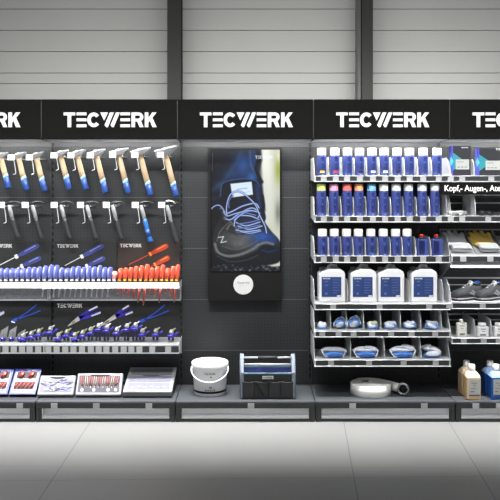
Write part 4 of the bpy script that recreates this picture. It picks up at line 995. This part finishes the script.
h = MB().m(SHAFT, True); h.tube([(-hw+0.02, 0.0, 0.272), (hw-0.02, 0.0, 0.272)], 0.009, 12); h.build('handle_tube', t)
MB().m(mat('handle_foam', (50, 48, 46), 0.7), True).tube([(-0.07, 0, 0.272), (0.075, 0, 0.272)], 0.0125, 12).build('handle_grip', t)
h = MB().m(SHAFT, True); h.tube([(-hw+0.02, -0.06, 0.236), (hw-0.02, -0.06, 0.236)], 0.008, 12); h.build('front_tube', t)
l = MB().m(LIN); l.box(-hw+0.02, hw-0.02, 0.02, 0.026, 0.02, 0.196); l.m(TEALT); l.box(-hw+0.02, hw-0.02, 0.018, 0.028, 0.196, 0.206); l.m(LIN); l.prism_y([(-0.10, 0.16), (-0.03, 0.16), (-0.055, 0.225)], -0.075, -0.07); l.build('blue_lining', t)
lb2 = MB().m(CLAB).box(-0.040, 0.040, -0.1345, -0.1315, 0.146, 0.170).build('badge', t, 0.003)
logo_part('lettering', -0.033, 0.153, 0.066, -0.1347, BTX, lb2, 0.0005)

# ------------------------------------------------------------------ hose roll
HW = mat('hose_white', (236, 236, 232), 0.55, var=0.04, scale=150); HG = mat('hose_stripe', (205, 205, 200), 0.6)
hx = PX(370, 0.24)
t = thing('rolled_hose', 'white flat hose rolled into a disc with chrome coupling', 'hose', (hx, -0.245, DZ))
Rr, hh_ = 0.148, 0.078
mb = MB().m(HW, True)
# outer turns as a spiral ribbon with thickness
def ribbon(mb, path, th, z0, z1):
    P2 = [Vector(p) for p in path]; rings = []
    for i, p in enumerate(P2):
        tt = (P2[min(i+1, len(P2)-1)]-P2[max(i-1, 0)]).normalized(); n_ = Vector((-tt.y, tt.x))
        a, b2 = p+n_*th/2, p-n_*th/2
        zc = (z0+z1)/2; hz = (z1-z0)/2
        rings.append([(a.x, a.y, zc-hz*0.92), (a.x, a.y, zc+hz*0.92), (p.x, p.y, zc+hz), (b2.x, b2.y, zc+hz*0.92), (b2.x, b2.y, zc-hz*0.92), (p.x, p.y, zc-hz)])
    mb.loft(rings)
path = []
for k in range(0, 12*48):
    a = 2*math.pi*k/48; r_ = 0.012 + 0.0113*a/(2*math.pi)
    path.append((r_*math.cos(a), r_*math.sin(a)))
# leave the roll tangentially at the back, run to the right, forward to the coupling
aend = 2*math.pi*(12*48-1)/48
extra = []
for k in range(1, 17):
    a = aend + 2*math.pi*k/48; r_ = 0.012+0.0113*a/(2*math.pi)
path2 = path[:] 
# continue clockwise side: end on the right side, curve towards coupling
e = Vector(path[-1])
ribbon(mb, path2, 0.0100, 0.0, hh_)
mb.build('rolled_band', t)
tail = [(-0.08, 0.126), (0.0, 0.142), (0.07, 0.122), (0.13, 0.07), (0.18, 0.01), (0.215, -0.045)]
tb = MB().m(HW, True); rings = []
def cr(pts, n=6):
    out = []
    for i in range(len(pts)-1):
        p0, p1, p2, p3 = [Vector(pts[max(0, min(len(pts)-1, i+q))]) for q in (-1, 0, 1, 2)]
        for k in range(n):
            s = k/n; out.append(0.5*((2*p1)+(p2-p0)*s+(2*p0-5*p1+4*p2-p3)*s*s+(3*p1-p0-3*p2+p3)*s**3))
    out.append(Vector(pts[-1])); return out
T = cr(tail)
for i, p in enumerate(T):
    f = i/(len(T)-1); tt = (T[min(i+1, len(T)-1)]-T[max(i-1, 0)]).normalized(); n_ = Vector((-tt.y, tt.x))
    wdt = 0.010+0.024*f**1.5; hz = hh_/2*(1-0.12*f); zc = hh_/2+0.002+0.004*f
    ring = []
    for k in range(12):
        a = 2*math.pi*k/12; ring.append((p.x+n_.x*wdt*math.cos(a), p.y+n_.y*wdt*math.cos(a), zc+hz*math.sin(a)))
    rings.append(ring)
tb.loft(rings); tb.build('hose_end', t)
Mc = Matrix.Translation((0.232, -0.070, 0.049)) @ Matrix.Rotation(math.radians(-20), 4, 'Z') @ Matrix.Rotation(math.radians(90), 4, 'X')
c = MB().m(STEEL, True); n = 24
c.loft([[(r_*math.cos(2*math.pi*k/n), r_*math.sin(2*math.pi*k/n), z) for k in range(n)] for r_, z in ((0.030, -0.035), (0.031, -0.01), (0.042, -0.008), (0.046, 0.0), (0.046, 0.014), (0.040, 0.018), (0.033, 0.016), (0.029, 0.004), (0.028, -0.004))], M=Mc)
c.build('coupling', t)
MB().m(BLACK, True).lathe([(0.030, -0.002), (0.030, 0.006), (0.001, 0.005)], 20, M=Mc).build('coupling_shade_disc', t)  # black disc stands in for the shade inside the hollow coupling
k_ = MB().m(CHROME, True)
for s_ in (0.4, 2.5, 4.6): k_.ell((0.036*math.cos(s_), 0.036*math.sin(s_), 0.020), (0.008, 0.008, 0.006), M=Mc)
k_.build('coupling_lugs', t)
mk = MB().m(BTX); mk.box(-0.055, -0.012, 0.02, 0.05, hh_, hh_+0.0025); mk.box(-0.03, 0.0, 0.05, 0.06, hh_, hh_+0.0025); mk.build('dark_strap', t)

# ------------------------------------------------------------------ deck: boxes and cases at left
def slab(name, label, cat, x0, x1, d0, d1, z1, th, group):
    """leaning slab: bottom front edge at depth d0 on the deck, top edge at depth d1, height z1; local x right, y up along the face, z = face normal"""
    L = math.hypot(d0-d1, z1-DZ); a = math.atan2(z1-DZ, d0-d1)
    t = thing(name, label, cat, ((x0+x1)/2, -d0, DZ+th*math.cos(a)+0.001), group)
    t.rotation_euler = (a, 0, 0)
    # easel foot, expressed in the tilted frame
    return t, L, a
def easel(t, w, L, th, a, m_=BLACK):
    # vertical strut under the back third, in local coordinates
    inv = Matrix.Rotation(-a, 4, 'X'); base = t.location.z - DZ
    for sx in (-w*0.3, w*0.3):
        yl = L*0.72; pt = Matrix.Rotation(a, 4, 'X') @ Vector((sx, yl, -th))
        top = pt.copy(); bot = Vector((pt.x, pt.y, -base+0.0005))
        mb = MB().m(m_); mb.tube([tuple(inv @ bot), tuple(inv @ top)], 0.004, 8); mb.build('support_leg', t)
BXB = mat('box_blue', (58, 68, 150), 0.35); BXL = mat('box_pale_blue', (140, 158, 184), 0.4); BXD = mat('box_inside', (48, 22, 26), 0.6); BXR = mat('box_red_handles', (160, 58, 50), 0.3); BXP = mat('box_salmon', (206, 130, 114), 0.4)
def tool_box(x0, x1, label):
    th = 0.03
    t, L, a = slab('boxed_tool_set', label, 'tool set', x0, x1, 0.372, 0.205, 0.29, th, 'boxed tool sets on the base shelf')
    w_ = (x1-x0)/2
    MB().m(BLACK).box(-w_, w_, 0, L, -th, -0.001).build('box', t, 0.001)
    f = MB().m(BXB); f.box(-w_, w_, 0, L, -0.001, 0.0); f.m(BXL); f.box(-w_+0.010, w_-0.016, 0.010, L-0.030, 0, 0.0006); f.m(mat('box_lilac', (96, 96, 156), 0.4)); f.box(-w_+0.010, w_-0.02, 0.010, 0.04, 0.0006, 0.0012)
    f.build('printed_sleeve', t)
    for (y0, y1, xa, xb) in ((0.045, 0.108, -w_+0.022, w_-0.022), (0.136, 0.194, -w_+0.022, w_-0.022)):
        o = MB().m(BXD).box(xa, xb, y0, y1, 0.0008, 0.0016).build('window', t)
        ns = 5 if y0 < 0.1 else 2
        for k in range(ns):
            xx = xa+(xb-xa)*(k+0.5)/ns
            s = MB().m(BXR, True); s.tube([(xx-0.008, y0+0.006, 0.006), (xx+0.008, y1-0.006, 0.006)], (0.007 if ns == 5 else 0.016), 8)
            if ns == 2: s.m(BXP, True); s.ell((xx+0.008, (y0+y1)/2, 0.018), (0.009, 0.014, 0.006))
            s.build('red_tool', o)
    lo = logo_part('lettering', 0, 0, w_*0.9, 0, BXL, t, 0.0006); lo.rotation_euler = (-math.pi/2, 0, 0); lo.location = (-w_*0.1, L-0.020, 0.0006)
    easel(t, w_*2, L, th, a)
tool_box(-1.962, -1.768, 'blue boxed set with red tools, cut off at the left edge')
tool_box(-1.756, -1.564, 'whole blue boxed set with red tools showing through its windows')
CASE = mat('case_clear', (142, 144, 148), 0.3, var=0.06, scale=60, coat=0.5); CASEL = mat('case_lilac', (122, 122, 140), 0.3, var=0.35, scale=45); CASEF = mat('case_foam', (74, 70, 82), 0.6, var=0.3, scale=60); CTR = mat('tool_red', (150, 66, 66), 0.4); CTG = mat('tool_gold', (160, 140, 112), 0.4)
def clear_case(x0, x1, label, ztop, kind, d1):
    th = 0.035
    t, L, a = slab('clear_tool_case', label, 'tool case', x0, x1, 0.385, d1, ztop, th, 'clear tool cases on the base shelf')
    w_ = (x1-x0)/2
    MB().m(CASE).box(-w_, w_, 0, L, -th, 0).build('case', t, 0.006)
    f = MB().m(CASEL if kind == 0 else CASEF); f.box(-w_+0.016, w_-0.016, 0.022, L-0.020, 0, 0.002); inn = f.build('insert', t)
    hb = MB().m(BLACK); n = 10
    hb.loft([[(-w_*0.42+w_*0.84*k/n, L-0.020-0.010*math.sin(math.pi*k/n), z) for k in range(n+1)] + [(-w_*0.42+w_*0.84*k/n, L-0.014, z) for k in range(n, -1, -1)] for z in (0.001, 0.0035)]); hb.build('handle_slot', t)
    rnd = random.Random(int(x0*100))
    if kind == 0:
        for k in range(44):
            xx = rnd.uniform(-w_+0.03, w_-0.03); yy = rnd.uniform(0.035, L-0.04); an = rnd.uniform(-1, 1); l_ = rnd.uniform(0.012, 0.03)
            mm = [SHELF2, CASEF, PLIL][k % 3]
            MB().m(mm).box(-l_, l_, -0.0025, 0.0025, 0.002, 0.006, M=Matrix.Translation((xx, yy, 0)) @ Matrix.Rotation(an, 4, 'Z')).build('fitting', inn)
    else:
        for k in range(9):
            xx = -w_+0.045+(2*w_-0.09)*k/8; lean = (xx/w_)*0.022*(1)
            mm = [CTR, CTG][k % 2]
            for s_ in (-1, 1):
                MB().m(mm, True).tube([(xx-lean*0.2+s_*0.002, 0.062, 0.006), (xx+s_*0.008+lean*0.3, 0.095, 0.008), (xx+lean*0.5+s_*0.007, L-0.030, 0.007)], 0.0032, 6).build('handle', inn)
            MB().m(PJAW, True).tube([(xx, 0.062, 0.006), (xx, 0.045, 0.006)], [0.004, 0.002], 6).build('jaw', inn)
        for k in (-0.72, -0.2, 0.42, 0.75): MB().m(WHITE).box(k*w_-0.009, k*w_+0.009, 0.028, 0.046, 0.002, 0.005).build('size_label', inn)
    easel(t, w_*2, L, th, a)
clear_case(-1.548, -1.286, 'clear case of pale fittings, left of the pliers case', 0.262, 0, 0.285)
clear_case(-1.272, -0.938, 'clear case with a fan of red and gold handled pliers', 0.280, 1, 0.285)
# sloping case near the middle
x0, x1 = -0.925, -0.566
t = thing('clear_tool_case', 'big sloping white case with dark base left of the bucket', 'tool case', ((x0+x1)/2, -0.385, DZ), 'clear tool cases on the base shelf'); w_ = (x1-x0)/2
MB().m(BLACK).prism_x([(0, 0), (0, 0.014), (0.35, 0.055), (0.35, 0)], -w_, w_).build('base', t, 0.003)
MB().m(mat('case_smoke', (88, 90, 92), 0.25, var=0.2, scale=60)).prism_x([(0.001, 0.014), (0.001, 0.036), (0.349, 0.12), (0.349, 0.055)], -w_+0.002, w_-0.002).build('drawer_body', t, 0.002)
MB().m(CASE).prism_x([(0.0, 0.036), (0.002, 0.048), (0.01, 0.054), (0.345, 0.144), (0.352, 0.136), (0.35, 0.12)], -w_, w_).build('lid', t, 0.004)
M_ = Matrix.Translation((0, 0.01, 0.054)) @ Matrix.Rotation(math.atan2(0.090, 0.335), 4, 'X')
for j, (ya, yb, m_) in enumerate(((0.025, 0.10, CASEL), (0.125, 0.20, CASEL), (0.225, 0.32, CASEF))):
    if j == 2: m_ = mat('case_grey_top', (104, 106, 110), 0.3, var=0.1)
    MB().m(m_).box(-w_+0.025, w_-0.025, ya, yb, 0.0, 0.002, M=M_).build('window', t)
for j in range(6):
    MB().m(SHELF2).box(-w_+0.05+j*0.045, -w_+0.08+j*0.045, 0.04+0.01*(j % 2), 0.046+0.01*(j % 2), 0.002, 0.0035, M=M_).build('fitting', t)
MB().m(CASEF).box(-0.06, 0.06, 0.205, 0.213, 0.002, 0.004, M=M_).build('latch', t)

# ------------------------------------------------------------------ screen with its picture
MD = 0.085; sM = S(MD)
mx0, mx1 = PX(208.2, MD), PX(282.2, MD); mz0, mz1 = PZ(301, MD), PZ(147.3, MD)
t = thing('display_screen', 'tall black framed screen showing a blue laced boot', 'screen', ((mx0+mx1)/2, -0.0, mz0)); off = (-(mx0+mx1)/2, 0, -mz0)
o = MB().m(BLACK).box(mx0, mx1, -MD, -0.004, mz0, mz1).build('housing', t, 0.004); o.location = off
px0, px1, py0, py1 = 211.6, 279.8, 149.7, 271.2
o = MB().m(SIGNBLK).box(PX(210.5, MD), PX(281, MD), -MD-0.0015, -MD, PZ(272.3, MD), PZ(148.8, MD)).build('bezel', t); o.location = off
def paint():
    W_, H_ = 205, 365
    xs = np.linspace(px0, px1, W_); ys_ = np.linspace(py0, py1, H_); X, Y = np.meshgrid(xs, ys_)
    img = np.zeros((H_, W_, 3)); rng = np.random.RandomState(4)
    def noise(n1, n2):
        g = rng.rand(n2+2, n1+2); u = (X-px0)/(px1-px0)*n1; v = (Y-py0)/(py1-py0)*n2
        i = np.floor(u).astype(int).clip(0, n1); j = np.floor(v).astype(int).clip(0, n2); fu = u-i; fv = v-j
        return (g[j, i]*(1-fu)+g[j, i+1]*fu)*(1-fv)+(g[j+1, i]*(1-fu)+g[j+1, i+1]*fu)*fv
    def blend(mask, col): img[:] = img*(1-mask[..., None])+np.array(col, float)[None, None]*mask[..., None]
    def inpoly(poly, soft=0.5):
        inside = np.zeros(X.shape, bool); dist = np.full(X.shape, 1e9); n = len(poly)
        for i in range(n):
            (xa, ya), (xb, yb) = poly[i], poly[(i+1) % n]
            c = ((ya > Y) != (yb > Y)) & (X < (xb-xa)*(Y-ya)/((yb-ya) or 1e-9)+xa); inside ^= c
            dist = np.minimum(dist, segd(xa, ya, xb, yb))
        return np.clip(0.5+np.where(inside, dist, -dist)/(2*soft), 0, 1)
    def segd(xa, ya, xb, yb):
        dx, dy = xb-xa, yb-ya; L2 = dx*dx+dy*dy or 1e-9
        tt = np.clip(((X-xa)*dx+(Y-ya)*dy)/L2, 0, 1); return np.hypot(X-xa-tt*dx, Y-ya-tt*dy)
    def smooth(pts, n=8): return [tuple(v) for v in cr(pts, n)]
    def line(pts, w, col, op=1.0, soft=0.35, sm=True):
        P_ = smooth(pts) if sm and len(pts) > 2 else pts; dd = np.full(X.shape, 1e9)
        for a_, b_ in zip(P_[:-1], P_[1:]): dd = np.minimum(dd, segd(*a_, *b_))
        blend(np.clip(0.5+(w/2-dd)/(2*soft), 0, 1)*op, col)
    def gl(cx, cy, rx, ry, col, op=1.0): blend(np.exp(-(((X-cx)/rx)**2+((Y-cy)/ry)**2))*op, col)
    img[:] = (10, 13, 20)
    # bright blurred background strip at right
    m = np.clip((X-(258.5+3.5*np.sin((Y-150)/26)))/2.5, 0, 1)
    blend(m, (196, 198, 186)); gl(266, 165, 6, 42, (238, 240, 228), .95); gl(266, 200, 4, 30, (205, 208, 200), .8); gl(278, 170, 3.2, 13, (150, 165, 60), .9); gl(279, 155, 3, 6, (225, 220, 190), .8); gl(278, 213, 3, 12, (90, 96, 80), .7); gl(272, 232, 4, 9, (190, 195, 170), .6)
    # trouser leg
    leg = [(211, 149), (261, 149), (262, 160), (259, 172), (262, 184), (264, 200), (258, 206), (211, 206)]
    blend(inpoly(leg, 1.2), (8, 15, 30)); msk = inpoly(leg, 1.2)
    for cx, cy, rx, ry, col, op in [(243, 165, 9, 14, (34, 74, 138), .95), (254, 160, 5, 14, (30, 62, 116), .8), (231, 174, 10, 7, (30, 62, 108), .8), (222, 186, 8, 5, (44, 72, 100), .6), (252, 177, 5, 5, (44, 96, 172), .85), (220, 160, 9, 12, (8, 13, 24), .9), (238, 152, 12, 4, (14, 28, 52), .8)]:
        e_ = np.exp(-(((X-cx)/rx)**2+((Y-cy)/ry)**2))*op*msk; blend(e_, col)
    line([(213, 190), (224, 180), (234, 166), (241, 152)], 3, (52, 80, 112), .4, 1.8); line([(250, 151), (251, 165), (257, 175), (261, 180)], 1.4, (120, 150, 195), .35, 1.1); line([(211, 199), (222, 196)], 2, (50, 66, 80), .35, 1.2); line([(257, 149), (258, 160), (256, 170), (262, 182)], 3, (5, 8, 14), .9, .8)
    # boot shaft / tongue
    tongue = smooth([(221, 186), (224, 182.5), (233, 180), (246, 179), (256, 181), (260, 188), (262, 198), (264, 208), (264, 222), (240, 228), (222, 220), (221, 200)])
    blend(inpoly(tongue, .6), (10, 14, 26)); line([(220.6, 196), (221.5, 186), (225, 182), (235, 179.6), (247, 178.8), (256, 181), (260, 187)], 1.0, (60, 100, 175), .75, .5); line([(257, 186), (259, 199), (263, 210)], 5, (22, 42, 88), .8, 1.2); gl(246, 203, 8, 5, (16, 26, 52), .8)
    line([(262, 196), (263.5, 206), (262, 212)], 3.5, (8, 10, 18), 1, .7)
    patch = [(230.4, 183.8), (251.6, 181.6), (253, 194.6), (232.4, 197.4)]
    blend(inpoly(patch, .4), (206, 222, 238)); line([(237, 189.4), (247, 188.2)], .9, (120, 150, 180), .8, .3, False); line([(240, 193), (250, 191.6)], .6, (150, 175, 205), .7, .3, False)
    # boot body
    body = smooth([(213, 236), (216, 226), (222, 216), (228, 211), (240, 212), (258, 212), (266, 224), (272, 232), (279, 240), (281, 250), (276, 260), (255, 266), (235, 266), (219, 260), (213, 250)])
    blend(inpoly(body, .7), (32, 33, 36)); mb_ = inpoly(body, .7)
    for cx, cy, rx, ry, col, op in [(240, 243, 14, 7, (92, 94, 96), .95), (232, 238, 8, 5, (84, 86, 88), .7), (226, 238, 6, 9, (64, 66, 68), .8), (246, 237, 8, 3, (104, 110, 120), .6), (262, 237, 10, 6, (40, 84, 170), .95), (271, 240, 6, 5, (26, 60, 136), .9), (252, 234, 7, 3, (62, 80, 116), .8), (271, 251, 8, 6, (10, 16, 34), .95), (222, 222, 4, 5, (24, 25, 28), .9), (256, 246, 5, 5, (48, 66, 110), .7)]:
        blend(np.exp(-(((X-cx)/rx)**2+((Y-cy)/ry)**2))*op*mb_, col)
    line([(227, 229), (231, 224), (236, 228), (238, 232.5), (247, 231)], 2.2, (92, 90, 86), .9, .6); line([(217, 241), (220, 232), (227, 224), (232, 221)], .6, (130, 126, 116), .8, .3); line([(229, 221), (236, 226), (239, 231)], .7, (140, 138, 130), .7, .3)
    # ankle lace area
    gl(240, 215, 10, 6, (12, 18, 34), .95); gl(250, 224, 9, 6, (30, 44, 84), .8)
    # sole
    line([(215, 244), (218, 252), (227, 256), (240, 254.5), (253, 249), (259, 244.5), (266, 242.5), (273, 244)], 2.6, (104, 108, 108), .95, .7)
    sole = smooth([(216, 253), (228, 258), (242, 257), (255, 252), (262, 246), (270, 246), (279, 252), (279, 262), (262, 266), (236, 267), (219, 262)])
    blend(inpoly(sole, .8), (16, 19, 26)); line([(218, 256), (230, 261.5), (246, 260), (258, 255)], 1.2, (56, 60, 64), .8, .6); line([(262, 250), (268, 252), (276, 250)], 1.4, (24, 48, 110), .8, .8)
    tex = noise(90, 160)*0.5+noise(40, 70)*0.5; img[:] = img*(1+0.28*(tex[..., None]-0.5)*mb_[..., None])
    line([(228, 231), (240, 234), (254, 232), (266, 231)], .7, (20, 24, 34), .7, .4); line([(222, 246), (236, 249.5), (250, 245), (258, 240)], .7, (120, 124, 126), .5, .5)
    # ground
    g = np.clip((Y-262.5)/2, 0, 1)*(1-0.0*X); nz_ = noise(60, 90)*noise(34, 60)
    gr = np.clip(nz_*2.4-0.5, 0, 1)
    base = np.array([18, 20, 26])[None, None]+gr[..., None]*np.array([70, 80, 95])[None, None]
    gg = np.clip((Y-264.5+1.2*np.sin(X/5))/1.5, 0, 1)[..., None]; img[:] = img*(1-gg)+base*gg
    # laces
    LC = (128, 156, 222); LD = (70, 98, 180)
    def lace(p, w=1.3, c=LC):
        w = w*0.78; line(p, w+0.9, (12, 20, 50), .55, .5); line(p, w, c, 1, .3); line([(a_, b_-.25) for a_, b_ in p], w*.35, (205, 220, 255), .8, .25)
    lace([(211, 209.5), (214, 206.5), (218.5, 205.2), (222, 207.5), (225, 213)], 1.2)
    lace([(236, 233-3), (247, 231.5), (260, 230)], 1.5); lace([(238, 226), (249, 229.3), (262, 226)], 1.5); lace([(236, 222.5), (246, 225.8), (260, 222)], 1.5)
    lace([(234, 220), (239, 216), (250, 216), (259, 219.5)], 1.5); lace([(240, 231.5), (250, 233.2), (261, 231)], 1.1); lace([(233, 217.5), (243, 213), (256, 215.5)], 1.0, LD); lace([(238, 228.4), (250, 227.2), (260, 225)], 1.0, LD); lace([(238, 224), (250, 222.4), (260, 219.5)], 1.0, LD)
    lace([(234, 226), (236, 219), (246, 212), (258, 211)], 1.5)
    lace([(226, 219), (231, 219.5), (240, 213), (252, 208), (259, 213), (258, 218)], 1.5)
    lace([(225, 214.5), (233, 211), (243, 206), (255, 203.5), (259, 208)], 1.6); lace([(224, 211), (227, 216), (236, 213.5), (250, 210.5), (260, 213)], 1.4)
    lace([(227, 216), (226.5, 208), (228, 200), (231, 194), (236, 191.5), (242, 192.5), (250, 199), (256, 206), (260, 216), (265, 226), (266.5, 233)], 1.5)
    lace([(229, 208), (229, 201), (233, 195.5)], .8, LD)
    gl(224, 212, 1.6, 2, (150, 155, 165), .9); gl(225, 218, 1.6, 2, (120, 125, 140), .8); gl(221, 208, 1.4, 1.6, (120, 128, 145), .8)
    # mark on the side
    for a_, b_ in (((218.5, 237.4), (223.5, 236.6)), ((223.5, 236.6), (221, 242.6)), ((221, 242.6), (226.5, 241.4))): line([a_, b_], .8, (215, 218, 220), .95, .25, False)
    # lettering on the picture
    k = 17.5/93
    for p in LOGO: blend(inpoly([(255.3+a_*k, 158.8-b_*k*1.15) for a_, b_ in p], .25)*.95, (235, 238, 240))
    line([(212.6, 153), (212.2, 171)], .7, (90, 95, 100), .7, .3, False)
    return img, W_, H_
img, W_, H_ = paint()
xa, xb = PX(px0, MD), PX(px1, MD); za, zb_ = PZ(py0, MD), PZ(py1, MD)
verts = [(xa+(xb-xa)*i/(W_-1), -MD-0.0022, za+(zb_-za)*j/(H_-1)) for j in range(H_) for i in range(W_)]
faces = [(j*W_+i, (j+1)*W_+i, (j+1)*W_+i+1, j*W_+i+1) for j in range(H_-1) for i in range(W_-1)]
me = bpy.data.meshes.new('screen_picture'); me.from_pydata(verts, [], faces)
ca = me.color_attributes.new('pic', 'FLOAT_COLOR', 'POINT'); c01 = np.clip(img/255, 0, 1); l_ = np.where(c01 <= .04045, c01/12.92, ((c01+.055)/1.055)**2.4)
ca.data.foreach_set('color', np.concatenate([l_, np.ones((H_, W_, 1))], 2).astype(np.float32).ravel())
sm_ = bpy.data.materials.new('screen_picture'); sm_.use_nodes = True; nt = sm_.node_tree; bs = nt.nodes['Principled BSDF']; at = nt.nodes.new('ShaderNodeAttribute'); at.attribute_name = 'pic'
bs.inputs['Base Color'].default_value = (0.01, 0.01, 0.01, 1); bs.inputs['Roughness'].default_value = 0.25; bs.inputs['Specular IOR Level'].default_value = 0.2
nt.links.new(at.outputs['Color'], bs.inputs['Emission Color']); bs.inputs['Emission Strength'].default_value = 1.15
me.materials.append(sm_); o = bpy.data.objects.new('screen_picture', me); C.objects.link(o); o.parent = t; o.location = off
# round sticker
dc = (PX(243.3, MD), PZ(284.6, MD)); rr = 9.9/sM
st = MB().m(mat('sticker_white', (205, 205, 205), 0.5)); st.prism_y([(dc[0]+rr*math.cos(2*math.pi*k/40), dc[1]+rr*math.sin(2*math.pi*k/40)) for k in range(40)], -MD-0.002, -MD)
o = st.build('round_sticker', t); o.location = off
tx_ = text_part('lettering', 'Touch me!', dc[0], -MD-0.0023, dc[1]+0.008, 0.022, BTX, o, offset=0.0003, depth=0.0003, align='CENTER')
MB().m(mat('sticker_grey', (196, 196, 196), 0.6)).box(dc[0]-0.035, dc[0]+0.04, -MD-0.0024, -MD-0.002, dc[1]-0.010, dc[1]-0.006).build('underline', o)

# ------------------------------------------------------------------ lighting
def ceiling_lamp(x, y, z, sx, sy, p, col=(1, 1, 1)): return area('ceiling_lamp', (x, y, z), (0, 0, 0), sx, sy, p, col)
for k in range(6):
    area('front_fill', (-2.5+k, -2.15, 3.3), (math.radians(48), 0, 0), 0.9, 0.10, FRONT_FILL, (1, 0.99, 0.97), spread=math.radians(54))  # added fill row that brightens the fronts of the goods, no known fixtures
for k in range(6):
    area('floor_fill', (-2.5+k, -0.64, 4.0), (0, 0, 0), 0.98, 0.06, FLOOR_FILL, (1, 0.99, 0.98), spread=math.radians(26.5))  # unseen narrow downlights, added to brighten the floor along the base shelves
area('broad_fill', (0, -5.0, 4.0), (math.radians(58), 0, 0), 7.0, 0.8, BROAD_FILL, (1, 0.99, 0.97))  # soft general fill added near the camera, not a known fixture
for k, pw in enumerate((0.75, 0.9, 1.0, 1.15, 1.2)):
    area('uplight', (EDGE[k]+0.5, 0.0, HZ1+0.03), (math.radians(112), 0, 0), 0.95, 0.05, UPL*pw, (1, 0.99, 0.96))
wl = bpy.data.worlds.new('world'); bpy.context.scene.world = wl; wl.use_nodes = True
wl.node_tree.nodes['Background'].inputs[0].default_value = (1, 1, 1, 1); wl.node_tree.nodes['Background'].inputs[1].default_value = 0.22

# ------------------------------------------------------------------ camera
cam = bpy.data.cameras.new('camera'); co = bpy.data.objects.new('camera', cam); C.objects.link(co)
co.location = (0, -CAM_D, CAM_Z); co.rotation_euler = (math.pi/2, 0, 0)
cam.sensor_width = 36; cam.lens = 36*F/500; cam.shift_y = -0.12; cam.clip_end = 100
sc = bpy.context.scene; sc.camera = co
sc.view_settings.view_transform = 'Standard'; sc.view_settings.look = 'None'; sc.view_settings.exposure = 0.0; sc.view_settings.gamma = 1; sc.view_settings.use_curve_mapping = False
